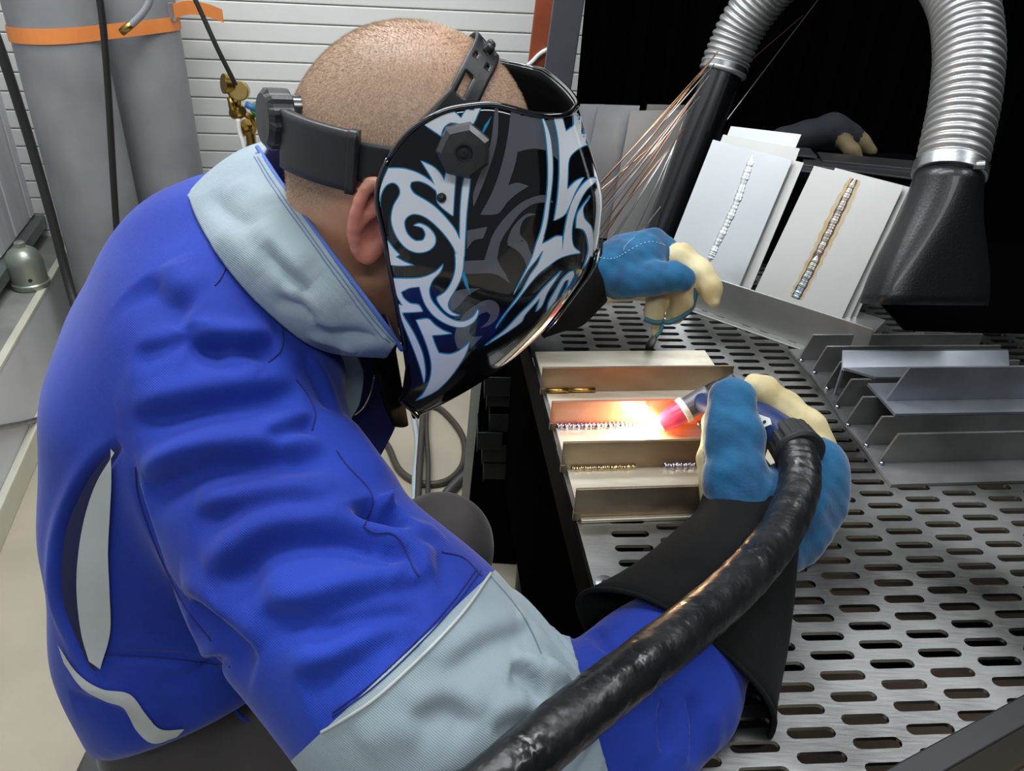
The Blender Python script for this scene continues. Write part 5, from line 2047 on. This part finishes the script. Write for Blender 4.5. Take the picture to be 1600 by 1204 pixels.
# smooth the rim line itself
loop = [k for k in range(NSH)] + [i * NSH + NSH - 1 for i in range(1, RS)] + [(RS - 1) * NSH + k for k in range(NSH - 2, -1, -1)] + [i * NSH for i in range(RS - 2, 0, -1)]
for _ in range(4):
    r_ = sv[loop]
    sv[loop] = .5 * r_ + .25 * (np.roll(r_, 1, 0) + np.roll(r_, -1, 0))
for _ in range(2):
    s2 = relax(sv, sf, 1, .5); s2[fixed] = sv[fixed]; sv = s2
shell = link('shell', mesh_of('shell', sv, sf), [M['softblack'], M['shell']], helmet, True)
md = shell.modifiers.new('thick', 'SOLIDIFY'); md.thickness = .0035; md.material_offset = 1; md.material_offset_rim = 1
nrm_out = vnormals(sv, sf)
md.offset = 1.0 if (nrm_out * (sv - H(0.02, 0, 0))).sum() < 0 else -1.0
tube('rim_bead', np.array([sv[i] for i in loop] + [sv[loop[0]]]), .0022, M['shell'], helmet, 8)
sb_ = bvh_of(sv, sf)
# chin guard tongue below
vs, fs = [], []
for i in range(14):
    t = i / 13
    for k in range(15):
        a = (k / 14 - .5) * 2
        wdt = .052 * (1 - t ** 2.6) + .006
        vs.append(H(.052 + .058 * t + .014 * (1 - a * a), a * wdt, -.125 - .092 * t))
for i in range(13):
    for k in range(14):
        fs.append((i * 15 + k, i * 15 + k + 1, i * 15 + k + 16, i * 15 + k + 15))
cg = link('chin_guard', mesh_of('chin_guard', vs, fs), M['softblack'], helmet, True)
md = cg.modifiers.new('thick', 'SOLIDIFY'); md.thickness = .003
# lens window on the front (turned away from the camera)
vs, fs = [], []
for i in range(9):
    for k in range(15):
        p = shell_pt(-.20 + .40 * k / 14, .30 + .26 * i / 8)
        vs.append(p + HF * .0015)
for i in range(8):
    for k in range(14):
        fs.append((i * 15 + k, i * 15 + k + 1, i * 15 + k + 16, i * 15 + k + 15))
lw = link('lens_window', mesh_of('lens_window', vs, fs), mat('dark_lens', (.01, .03, .02), .06, coat=1.0), helmet, True)
md = lw.modifiers.new('thick', 'SOLIDIFY'); md.thickness = .0015; md.offset = 0


# ---- printed flames, laid onto the shell
def zz(o, s, pts):
    return [(o[0] + x / s, o[1] + y / s) for x, y in pts]


def soft(poly, it=2):
    for _ in range(it):
        n = len(poly)
        out = []
        P = np.array(poly)
        d = np.roll(P, -1, 0) - P
        ang = np.arctan2(d[:, 1], d[:, 0])
        turn = np.abs((ang - np.roll(ang, 1) + math.pi) % (2 * math.pi) - math.pi)
        for i in range(n):
            a, b, c, e = P[i - 1], P[i], P[(i + 1) % n], P[(i + 2) % n]
            if turn[i] > .95:
                a = b - (c - b)
            if turn[(i + 1) % n] > .95:
                e = c + (c - b)
            out.append(tuple(b))
            out.append(tuple((-a + 9 * b + 9 * c - e) / 16))
        poly = out
    return poly


def grow(poly, d):
    P = np.array(poly)
    a = np.roll(P, 1, 0); b = np.roll(P, -1, 0)
    t = b - a
    t /= np.linalg.norm(t, axis=1)[:, None] + 1e-9
    n = np.stack([t[:, 1], -t[:, 0]], 1)
    area = .5 * np.sum(P[:, 0] * np.roll(P[:, 1], -1) - P[:, 1] * np.roll(P[:, 0], -1))
    if area < 0:
        n = -n
    return [tuple(q) for q in P + n * d]


def decal(poly, m, lift, name):
    P = np.array(poly)
    lo, hi = P.min(0), P.max(0)
    pts = [Vector(p) for p in poly]
    for x in np.arange(lo[0], hi[0], 7.0):
        for y in np.arange(lo[1], hi[1], 7.0):
            pts.append(Vector((x, y)))
    n = len(poly)
    r = delaunay_2d_cdt(pts, [(i, (i + 1) % n) for i in range(n)], [list(range(n))], 1, 1e-4)
    vs, ok = [], []
    for p in r[0]:
        h_, nn = hit(sb_, p.x, p.y)
        if h_ is None:
            vs.append((0, 0, 0)); ok.append(False)
            continue
        if nn @ (h_ - CAM) > 0:
            nn = -nn
        vs.append(h_ + nn * lift); ok.append(True)
    V_ = np.array(vs)
    fs = [f for f in r[2] if all(ok[i] for i in f) and max(np.linalg.norm(V_[f[i]] - V_[f[i - 1]]) for i in range(len(f))) < .03]
    par = {}

    def find(i):
        while par.setdefault(i, i) != i:
            par[i] = par[par[i]]
            i = par[i]
        return i
    for f in fs:
        for i in f[1:]:
            par[find(i)] = find(f[0])
    groups = {}
    for f in fs:
        groups.setdefault(find(f[0]), []).append(f)
    for g in groups.values():
        if len(g) < 4:
            continue
        used = sorted({i for f in g for i in f})
        mp = {u: k for k, u in enumerate(used)}
        link(name, mesh_of(name, V_[used], [[mp[i] for i in f] for f in g]), m, shell, True)


z1 = lambda pts: zz((580, 150), 4.815, pts)
z2 = lambda pts: zz((740, 150), 4.815, pts)
z3 = lambda pts: zz((590, 390), 4.815, pts)
z4 = lambda pts: zz((740, 370), 6.02, pts)
WHITE = [
    z1([(400, 215), (600, 90), (675, 165), (735, 78), (830, 75), (770, 205), (700, 215), (600, 200), (545, 240), (525, 300)]),
    z1([(130, 540), (240, 542), (350, 575), (440, 630), (478, 668), (490, 712), (430, 665), (360, 638), (305, 645), (295, 680), (325, 730), (400, 775), (480, 830), (560, 910), (630, 1000), (665, 1075),
        (668, 900), (680, 720), (705, 600), (752, 568), (738, 700), (718, 880), (708, 1050), (700, 1204), (630, 1204), (625, 1150), (560, 1050), (480, 965), (400, 905), (320, 885), (265, 915), (252, 965),
        (275, 1035), (335, 1085), (390, 1080), (408, 1040), (385, 990), (320, 970), (365, 955), (430, 985), (478, 1045), (480, 1110), (430, 1160), (350, 1175), (270, 1145), (205, 1075), (165, 990),
        (152, 910), (170, 820), (205, 760), (218, 715), (200, 670), (160, 650), (110, 675), (75, 745), (64, 850), (58, 790), (60, 730), (85, 640)]),
    z1([(375, 485), (470, 530), (525, 585), (548, 630), (568, 560), (590, 525), (635, 590), (628, 700), (615, 900), (560, 860), (500, 800), (495, 740), (480, 690), (465, 640), (440, 590)]),
    z1([(75, 960), (110, 1050), (160, 1130), (215, 1190)]) + z3([(140, 50), (210, 90), (275, 112), (180, 118), (100, 112), (80, 40)]),
    z3([(582, -4), (650, -4), (648, 60), (640, 160), (610, 250), (570, 320), (540, 370), (530, 420), (560, 465), (620, 490), (560, 490), (500, 450), (450, 380), (450, 350), (510, 310), (560, 230), (585, 130)]),
    z3([(112, 210), (220, 212), (330, 205), (430, 165), (495, 105), (470, 165), (420, 220), (390, 290), (400, 360), (440, 420), (510, 490), (590, 530), (660, 530), (720, 495), (750, 445), (760, 465), (730, 530),
        (660, 575), (580, 575), (500, 545), (420, 490), (360, 410), (330, 330), (315, 275), (240, 285), (180, 315), (200, 360), (250, 400), (310, 410), (340, 460), (290, 465), (190, 470), (200, 500), (260, 600),
        (310, 700), (345, 800), (360, 920), (350, 1000), (320, 880), (270, 740), (218, 610), (175, 490), (160, 405), (190, 415), (140, 330), (122, 260)]),
    z3([(290, 525), (380, 515), (430, 560), (500, 605), (560, 625), (480, 635), (410, 640), (430, 700), (460, 770), (540, 780), (620, 750), (690, 690), (670, 760), (620, 850), (540, 960), (450, 1050), (360, 1100),
        (285, 1130), (340, 1080), (390, 980), (405, 880), (390, 780), (350, 660)]),
    z2([(565, 78), (640, 72), (660, 150), (690, 265), (745, 220), (740, 150), (700, 90), (660, 68), (740, 50), (800, 120), (860, 240), (895, 370), (850, 370), (780, 400), (715, 470), (705, 600), (700, 700),
        (760, 640), (825, 610), (760, 720), (690, 880), (600, 935), (625, 780), (640, 560), (630, 330), (600, 180)]),
    z2([(490, 105), (530, 180), (570, 290), (590, 450), (590, 620), (570, 800), (550, 950), (510, 1090), (440, 1204), (470, 1100), (510, 980), (540, 800), (555, 620), (550, 420), (530, 250)]),
    z2([(922, 615), (870, 620), (800, 680), (730, 800), (690, 950), (670, 1080), (660, 1204), (800, 1170), (750, 1130), (735, 1050), (745, 940), (790, 800), (850, 700), (918, 640)]),
    z2([(875, 745), (800, 840), (770, 900), (765, 990), (820, 1005), (850, 1080), (860, 1204), (890, 1204), (897, 1080), (880, 980), (830, 920), (820, 840), (850, 790)]),
    z4([(620, -10), (660, -10), (640, 60), (700, 30), (770, -10), (830, -10), (835, 130), (860, 140), (930, 120), (1000, 150), (900, 165), (800, 200), (700, 270), (600, 350), (500, 470), (400, 600), (300, 720),
        (200, 860), (260, 760), (350, 640), (450, 500), (530, 350), (600, 250), (650, 120), (580, 220), (500, 320), (370, 540), (440, 400), (540, 200), (600, 60)]),
    z4([(1080, 0), (1115, 0), (1105, 120), (1065, 230), (1020, 295), (1060, 180), (1075, 80)]),
    z4([(825, 310), (760, 370), (650, 480), (550, 600), (430, 720), (300, 860), (200, 940), (100, 1020), (200, 960), (330, 880), (450, 790), (480, 730), (620, 570), (580, 700), (640, 640), (690, 520), (760, 410)]),
    z4([(930, 315), (890, 330), (820, 400), (750, 520), (700, 610), (685, 690), (760, 600), (790, 540), (850, 420), (885, 400), (870, 470), (820, 555), (905, 430), (940, 350)]),
]
CYAN = [z3([(635, 130), (670, 210), (700, 345), (655, 260), (630, 180)]), z1([(905, 150), (880, 215), (845, 275), (832, 270), (850, 220)]), z2([(490, 100), (530, 170), (575, 300), (590, 430), (565, 380), (530, 240)])]
GREY = [
    z2([(160, 85), (185, 85), (180, 300), (140, 470), (80, 640), (0, 830), (0, 720), (80, 500), (130, 340)]),
    z2([(280, 85), (555, 80), (600, 180), (630, 330), (630, 480), (590, 440), (550, 410), (440, 395), (330, 420), (310, 520), (260, 670), (330, 650), (415, 675), (330, 730), (250, 800), (180, 885), (50, 890),
        (140, 720), (210, 520), (260, 280)]),
    z2([(600, 800), (540, 745), (440, 760), (330, 820), (220, 930), (140, 1050), (90, 1204), (180, 1204), (200, 1100), (260, 1000), (350, 880), (450, 810), (550, 800)]),
    z2([(470, 890), (410, 880), (340, 930), (280, 1010), (250, 1100), (330, 1160), (380, 1204), (430, 1204), (400, 1100), (350, 1040), (360, 960), (400, 910)]),
    z4([(-95, 225), (0, 220), (100, 215), (150, 80), (180, 0), (250, 0), (220, 130), (230, 230), (290, 330), (345, 440), (250, 370), (150, 340), (0, 345), (-90, 345)]),
    z3([(590, 310), (680, 290), (770, 290), (680, 340), (610, 420), (560, 460), (530, 420), (545, 360)]),
    z3([(790, 385), (870, 382), (915, 430), (900, 510), (840, 565), (770, 587), (825, 540), (848, 490), (825, 465), (770, 485), (710, 550), (690, 615), (720, 650), (790, 645), (700, 740), (690, 690), (640, 740),
        (600, 735), (578, 660), (600, 570), (660, 470)]),
    z1([(720, 1010), (875, 980), (840, 1070), (770, 1085), (720, 1150)]),
    z4([(310, 70), (440, 0), (500, 80), (550, 190), (500, 300), (470, 200), (400, 120)]),
]
for p_ in GREY:
    decal(soft(p_), M['d_grey'], .0003, 'printed_scroll')
for p_ in CYAN:
    decal(p_, M['d_cyan'], .0006, 'printed_point')
for p_ in WHITE:
    s_ = soft(p_)
    decal(grow(s_, 1.3), M['d_cyan'], .0005, 'printed_edge')
    decal(grow(s_, -.5), M['d_white'], .0008, 'printed_flame')

# ---- pivot knob and rivet
kp, kn = hit(sb_, 724, 232)
if kn @ (kp - CAM) > 0:
    kn = -kn
km = axis_frame(kp, kn, HU)
bm = bmesh.new()
seg = 14
prof = [(.0175, .000), (.0185, .003), (.0182, .010), (.0150, .0135), (.0080, .0150), (.0062, .0150), (.0055, .0115)]
rings_ = []
for r, h in prof:
    row = []
    for k in range(seg):
        a = 2 * math.pi * k / seg
        rr = r * (1.06 if k % 2 == 0 else .965) if r > .009 else r
        row.append(bm.verts.new(km @ Vector((rr * math.cos(a), rr * math.sin(a), h))))
    rings_.append(row)
for i in range(len(prof) - 1):
    for k in range(seg):
        bm.faces.new((rings_[i][k], rings_[i][(k + 1) % seg], rings_[i + 1][(k + 1) % seg], rings_[i + 1][k]))
bm.faces.new(rings_[-1])
knob = bm_obj('pivot_knob', bm, mat('knob_plastic', (.035, .035, .037), .30), helmet)
lathe('knob_screw', [(.0035, .0112), (.0035, .0132), (.002, .0136)], M['plastic'], km, knob, 12)
rp_, rn_ = hit(sb_, 690, 308)
if rn_ @ (rp_ - CAM) > 0:
    rn_ = -rn_
bm = bmesh.new()
bmesh.ops.create_uvsphere(bm, u_segments=16, v_segments=10, radius=.0036, matrix=Matrix.Translation(V(rp_ + rn_ * .001)))
bm_obj('rivet', bm, M['plastic'], helmet, True)

# ---- head band, ratchet housing and crown strap
hb = bvh_of(np.array([v.co[:] for v in body.data.vertices]), np.array([p.vertices[:] for p in body.data.polygons]))


def skull(dirn, origin=(.0, 0, .05)):
    o = H(*origin)
    d = nrm(dirn[0] * HF + dirn[1] * HL + dirn[2] * HU)
    r = hb.ray_cast(V(o + d * .3), V(-d))
    return np.array(r[0]), d


def band_strip(name, dirs, half, axis_w, parent, m, lift=.004, th=.0022, holes=(), n=120, k=8, origin=(0, 0, .05)):
    """a plastic strap that follows the skull; holes = (u0, u1, v0, v1) left open."""
    Q = smooth_path(dirs, n)
    vs, fs = [], []
    W = half if callable(half) else (lambda t: half)
    C_ = []
    for i in range(n):
        p, d = skull(Q[i], origin)
        C_.append((p + d * lift, d))
    T, N, B = frames_along(np.array([c for c, d in C_]))
    for i in range(n):
        c, d = C_[i]
        s = nrm(np.cross(T[i], d))
        for j in range(k + 1):
            v = j / k * 2 - 1
            vs.append(c + s * v * W(i / (n - 1)))
    for i in range(n - 1):
        for j in range(k):
            u, v = (i + .5) / n, (j + .5) / k
            if any(a < u < b and c < v < e for a, b, c, e in holes):
                continue
            q = i * (k + 1) + j
            fs.append((q, q + 1, q + k + 2, q + k + 1))
    o = link(name, mesh_of(name, vs, fs), m, parent, True)
    md = o.modifiers.new('thick', 'SOLIDIFY'); md.thickness = th; md.offset = 0
    return o


ring_d = []
for a in np.linspace(180, -180, 25):
    q = math.radians(a)
    x, y = math.cos(q), math.sin(q)
    ring_d.append((x, y, -.012 + (.33 * x)))
hband = band_strip('head_band', ring_d, .0150, None, helmet, M['plastic'], lift=.006, th=.0025, n=200,
                   holes=((.655, .668, .3, .72), (.62, .624, .45, .6)))
# wide ratchet housing round the back right
hd_ = []
for a in np.linspace(-150, -107, 12):
    q = math.radians(a)
    hd_.append((math.cos(q), math.sin(q), -.012 + .33 * math.cos(q)))
band_strip('ratchet_housing', hd_, .0220, None, helmet, M['plastic'], lift=.011, th=.008, n=30)
hd2 = [(x, y, z) for x, y, z in (hd_[-1], (math.cos(math.radians(-103)), math.sin(math.radians(-103)), -.02 + .34 * math.cos(math.radians(-103))))]
band_strip('housing_lip', [hd_[-2], hd_[-1]], .0232, None, helmet, M['plastic'], lift=.012, th=.011, n=6)
# ratchet knob at the very back
bp0, bd = skull((math.cos(math.radians(-164)), math.sin(math.radians(-164)), -.34))
kx = nrm(bd * 1.0 - HL * .18)
am_ = axis_frame(bp0 - bd * .006 + HU * .011, kx, HU)
lathe('ratchet_neck', [(.0185, -.012), (.0185, .012)], M['gloss'], am_, helmet, 36)
prof = [(.0205, .010), (.0225, .0115), (.0225, .027), (.019, .031), (.006, .032)]
bm = bmesh.new(); rings_ = []
seg = 48
for r, h in prof:
    row = []
    for k in range(seg):
        a = 2 * math.pi * k / seg
        rr = r * (1.0 + (.045 if (k % 4) < 2 else -.03) * (r > .02))
        row.append(bm.verts.new(am_ @ Vector((rr * math.cos(a), rr * math.sin(a), h))))
    rings_.append(row)
for i in range(len(prof) - 1):
    for k in range(seg):
        bm.faces.new((rings_[i][k], rings_[i][(k + 1) % seg], rings_[i + 1][(k + 1) % seg], rings_[i + 1][k]))
bm.faces.new(rings_[-1]); bm.faces.new(rings_[0][::-1])
bm_obj('ratchet_knob', bm, M['plastic'], helmet)
# crown strap over the top
cr = [(.30, -1.0, .42), (.33, -.85, .75), (.36, -.60, 1.0), (.40, -.30, 1.15), (.42, 0, 1.2), (.42, .3, 1.15), (.40, .6, 1.0), (.36, .85, .75), (.33, 1.0, .42)]
band_strip('crown_strap', cr, lambda t: .0125 + .010 * max(0, 1 - t * 7), None, helmet, M['plastic'], lift=.004, th=.0024, n=150, k=10,
           holes=((.02, .075, .28, .72), (.14, .225, .22, .55), (.29, .325, .15, .32), (.29, .325, .68, .85), (.36, .375, .4, .6), (.42, .455, .15, .32), (.42, .455, .68, .85), (.55, .60, .3, .7)))
for t_ in (-.30, -.18):
    p, d = skull((.41, t_ + .05, 1.17))
    lathe('strap_stud', [(.004, .004), (.004, .009), (.0025, .0105)], M['plastic'], axis_frame(p, d), helmet, 10)
# ================================================================== TIG torch
torch = thing('welding_torch', 'TIG welding torch with pink cup and blue handle in the near glove', 'welding torch', Zp(1050, 650, .83))
M['cup'] = mat('pink_ceramic', srgb(205, 62, 105), .3, sss=.2, coat=.2)
M['ring'] = mat('white_insulator', srgb(220, 216, 205), .4)
M['torchgrey'] = mat('torch_head_grey', srgb(96, 92, 96), .4, .3)
M['hblue'] = mat('blue_handle', srgb(26, 44, 88), .38)
M['hrub'] = mat('grip_rubber', (.016, .016, .018), .5)
t0 = Zp(1030, 664, .8185)
t1 = Zp(1068, 641, .8385)
ta = nrm(t1 - t0)
tl = np.linalg.norm(t1 - t0)
tm = axis_frame(t0, ta)
lathe('ceramic_cup', [(.0085, 0), (.0115, .002), (.0150, tl * .45), (.0160, tl * .6), (.0160, tl * .92)], M['cup'], tm, torch, 28)
lathe('insulator_ring', [(.0165, tl * .92), (.0185, tl * .94), (.0185, tl * 1.12), (.0165, tl * 1.14)], M['ring'], tm, torch, 28)
lathe('torch_head', [(.0155, tl * 1.14), (.0155, tl * 2.0), (.012, tl * 2.1)], M['torchgrey'], tm, torch, 24)
lathe('back_cap', [(.0120, tl * 2.05), (.0135, tl * 2.1), (.0135, tl * 2.5), (.0115, tl * 2.55), (.0115, tl * 3.05), (.008, tl * 3.12)], M['dark'], tm, torch, 20)
tube('tungsten_electrode', [t0 + ta * .004, t0 - ta * .008], .0012, M['steel'], torch, 8)
hp0 = t0 + ta * tl * 1.65
hpts = [hp0, D(1130, 642, .985), D(1165, 645, .955), D(1205, 668, .915), D(1242, 697, .880)]
HP = smooth_path(hpts, 50)
rr = np.interp(np.linspace(0, 1, 50), [0, .12, .3, .55, .8, 1], [.013, .014, .019, .0215, .0225, .024])
tube('handle', HP, rr, M['hblue'], torch, 24)
# ribbed rubber end
ed = nrm(D(1246, 712, .862) - HP[-6])
em = axis_frame(HP[-1] - ed * .022, ed)
bm = bmesh.new(); rings_ = []
for r, h in ((.0245, 0), (.0262, .003), (.0275, .030), (.0290, .034), (.0290, .037), (.026, .039)):
    row = []
    for k in range(60):
        a = 2 * math.pi * k / 60
        q = r * (1 + (.03 if k % 5 < 3 else -.025) * (0 < h < .031))
        row.append(bm.verts.new(em @ Vector((q * math.cos(a), q * math.sin(a), h))))
    rings_.append(row)
for i in range(5):
    for k in range(60):
        bm.faces.new((rings_[i][k], rings_[i][(k + 1) % 60], rings_[i + 1][(k + 1) % 60], rings_[i + 1][k]))
bm.faces.new(rings_[0][::-1]); bm.faces.new(rings_[-1])
bm_obj('grip_collar', bm, M['hrub'], torch)
# white switch plate on top of the handle
hv_, hf_ = tube_data(HP, rr, 24)
thb = BVHTree.FromPolygons([V(v) for v in hv_], hf_)
vs, fs = [], []
pl4 = [(1181, 646), (1204, 655), (1206, 664), (1192, 669), (1179, 657)]
top_ = []
for u, v in pl4:
    p, nn = hit(thb, u, v)
    if p is not None:
        if nn @ (p - CAM) > 0:
            nn = -nn
        top_.append((p, nn))
if len(top_) >= 3:
    vs = [p + nn * .0022 for p, nn in top_] + [p - nn * .001 for p, nn in top_]
    n = len(top_)
    fs = [tuple(range(n))] + [(i, (i + 1) % n, n + (i + 1) % n, n + i) for i in range(n)]
    sp_ = link('switch_plate', mesh_of('switch_plate', vs, fs), M['white'], torch)
    c = np.mean([p + nn * .0024 for p, nn in top_], 0)
    for s in (-.0045, .0045):
        lathe('switch_mark', [(.0022, 0), (.0022, .0006)], M['dark'], axis_frame(c + nrm(HP[30] - HP[25]) * s, top_[0][1]), sp_, 8)

# leather-covered torch hose, close to the camera
M['leather'] = mat('creased_black_leather', (.009, .009, .010), .36, bump=.8, bscale=42, dist=.004, rvar=.14, vscale=26)
HS = [(1244, 704, .868), (1250, 735, .848), (1245, 775, .822), (1215, 838, .772), (1165, 900, .710), (1100, 960, .645), (1010, 1032, .580), (915, 1106, .532), (835, 1172, .502), (755, 1240, .48), (640, 1330, .47)]
HPs = smooth_path([D(*q) for q in HS[:-1]] + [D(640, 1330, .48), np.array([-.20, .16, .70]), np.array([-.27, .10, .40]), np.array([-.22, -.02, .10]), np.array([-.05, -.25, .03])], 560)
i_ = np.arange(560)
rad = np.interp(i_, [0, 30, 120, 260, 559], [.0215, .0225, .0220, .0200, .0190])
T, N, B = frames_along(HPs)
vs, fs = [], []
seg = 48
rng = np.random.default_rng(3)
phs = rng.uniform(0, 6.28, 40); kk = rng.integers(1, 4, 40); frq = rng.uniform(.15, .55, 40)
for i in range(560):
    for k in range(seg):
        a = 2 * math.pi * k / seg
        w = sum(.0105 * math.sin(kk[j] * a + phs[j] + frq[j] * i * .9) for j in range(10)) * .30
        cre = -.022 * max(0, math.sin(i * .21 + 2.6 * math.sin(a + i * .013) + 1.2 * math.sin(2 * a + i * .05))) ** 12
        vs.append(HPs[i] + rad[i] * (1 + w + cre) * (math.cos(a) * N[i] + math.sin(a) * B[i]))
for i in range(559):
    for k in range(seg):
        k2 = (k + 1) % seg
        fs.append((i * seg + k, i * seg + k2, (i + 1) * seg + k2, (i + 1) * seg + k))
hz = thing('torch_hose', 'thick hose in creased black leather running from the torch to the bottom edge', 'hose', HPs[200])
link('leather_sleeve', mesh_of('leather_sleeve', vs, fs), M['leather'], hz, True)

# ================================================================== stool
sx, sy = D(330, 1120, .96)[:2]
stl = thing('stool', 'round black work stool with chrome legs under the man', 'stool', (sx, sy, 0))
SZ = .455
lathe('seat', [(.12, SZ - .055), (.165, SZ - .05), (.178, SZ - .035), (.180, SZ - .015), (.170, SZ - .002), (.10, SZ)], mat('black_vinyl', (.012, .012, .012), .4), Matrix.Translation((sx, sy, 0)), stl, 48)
lathe('column', [(.03, .12), (.03, .30), (.022, .301), (.022, SZ - .056)], M['chrome'], Matrix.Translation((sx, sy, 0)), stl, 24)
lg = Zp(208, 1196, SZ - .06)
a0 = math.atan2(lg[1] - sy, lg[0] - sx)
rl = np.hypot(lg[0] - sx, lg[1] - sy)
for k in range(4):
    a = a0 + k * math.pi / 2
    x, y = sx + min(rl, .172) * math.cos(a), sy + min(rl, .172) * math.sin(a)
    tube('leg', [(x, y, SZ - .052), (x + .03 * math.cos(a), y + .03 * math.sin(a), .012)], .0125, M['chrome'], stl, 14)
    lathe('leg_foot', [(.016, 0), (.017, .004), (.017, .016), (.013, .02)], M['dark'], Matrix.Translation((x + .03 * math.cos(a), y + .03 * math.sin(a), 0)), stl, 14)
hoop = [(sx + .19 * math.cos(a), sy + .19 * math.sin(a), .20) for a in np.linspace(0, 2 * math.pi, 49)]
tube('foot_ring', np.array(hoop), .009, M['chrome'], stl, 10)

# ================================================================== under and beyond the table
# black cabinet with a pale edge strip and a rack of small bins
cbp = Zp(716, 878, 0)
CYY = cbp[1]
cab = thing('cabinet', 'black cabinet with a pale grey edge standing in the dark beyond the helmet', 'cabinet', cbp)


def prism(name, pix, y, depth, m, parent):
    f = [Yp(u, v, y) for u, v in pix]
    f = [np.array([p[0], p[1], max(p[2], .003)]) for p in f]
    n = len(f)
    vs = f + [p + (.02, depth, 0) for p in f]
    fs = [tuple(range(n)), tuple(range(2 * n - 1, n - 1, -1))] + [(i, (i + 1) % n, n + (i + 1) % n, n + i) for i in range(n)]
    bm = bmesh.new()
    q = [bm.verts.new(V(v)) for v in vs]
    for f_ in fs:
        bm.faces.new([q[i] for i in f_])
    return bm_obj(name, bm, m, parent)


prism('body', [(724, 876), (757, 560), (790, 560), (806, 890)], CYY + .002, .26, M['blackpaint'], cab)
prism('edge_strip', [(712, 878), (740, 560), (756, 560), (723, 878)], CYY, .26, mat('pale_grey_strip', srgb(150, 152, 142), .5), cab)
m_bin = mat('dark_bracket', (.016, .0165, .018), .4, .3)
words = iter(('uppermost', 'second', 'third', 'fourth', 'fifth', 'lowest'))
for i, (u, v) in enumerate(((775, 603), (778, 620), (782, 660), (763, 688), (770, 708), (772, 735))):
    p = Yp(u, v, CYY - .075 + .004 * (i % 3))
    t = thing('hook_bracket', 'small dark metal bracket on the front of the black cabinet, %s of the column' % next(words), 'bracket', p, 'brackets on the black cabinet')
    m4 = rotz(math.radians(4), p)
    box_obj('front_plate', (-.022, .030, -.002, .0, -.022, .022), m_bin, m4, t, bev=.0008)
    box_obj('side_plate', (-.024, -.022, -.002, .072, -.030, .022), m_bin, m4, t, bev=.0006)
    box_obj('shelf_plate', (-.022, .030, .0, .070, -.024, -.022), m_bin, m4, t, bev=.0006)

# cables on the floor between the knee and the cabinet
def floor_line(pix, r, m, label, z=None, cat='cable', n=60):
    P = smooth_path([Zp(u, v, r + .001 + (zz_ or 0)) for u, v, zz_ in pix], n)
    return tag(tube('floor_cable', P, r, m, seg=10), label, cat)


m_cab = mat('brown_black_cable', (.050, .042, .035), .5)
m_wht = mat('pale_blue_hose', srgb(170, 182, 190), .4)
floor_line([(640, 560, 0), (655, 622, 0), (690, 640, 0), (722, 680, 0), (724, 722, 0), (700, 750, 0), (660, 755, 0), (625, 735, 0), (608, 700, 0), (597, 685, 0), (588, 670, 0)], .010, m_cab,
           'dark cable looped in a wide ring on the floor beside the cabinet')
floor_line([(665, 560, .0), (662, 620, .02), (660, 660, .022), (656, 720, .024), (652, 790, .03)], .010, m_cab, 'thick dark cable crossing the looped cable')
floor_line([(676, 560, .0), (670, 610, .02), (666, 660, .022), (669, 720, .024), (668, 790, .03)], .007, m_cab, 'thin dark cable beside the thick one crossing the loop')
floor_line([(636, 560, .0), (645, 640, .0), (652, 690, .0), (648, 745, .022), (648, 790, .03)], .008, m_wht, 'pale blue-grey hose lying on the floor by the looped cable')
P = smooth_path([Zp(u, v, .02) for u, v in ((735, 735), (715, 752), (695, 775), (685, 800))], 160)
tag(tube('braided_hose', P, .013 + .0016 * np.sin(np.arange(160) * math.pi / 2), mat('black_braid', (.05, .05, .05), .45), seg=12), 'black ribbed hose coming out beside the pale cabinet edge', 'hose')

# foot pedal post under the table
fp = Zp(815, 960, .0)
fpd = thing('pedal_stand', 'black pedal stand in the dark gap under the table edge', 'pedal', fp)
lathe('post', [(.035, 0), (.035, .01), (.020, .014), (.020, .24), (.024, .245), (.024, .27), (.015, .275)], M['dark'], Matrix.Translation(V(fp)), fpd, 20)
box_obj('base', (-.09, .09, -.06, .06, 0, .012), M['dark'], rotz(.5, fp), fpd, bev=.003)

# short metal stub held under the far glove
p0, p1 = Zp(1014, 543, TZ + .002), c4(600, 985, 1.252)
o = tag(tube('filler_stub', [p0, p0 + (p1 - p0) * .6, p1], [.0075, .0060, .0035], M['bsteel2'], seg=8), 'short dark metal stub under the fingertips of the far glove', 'metal stub')
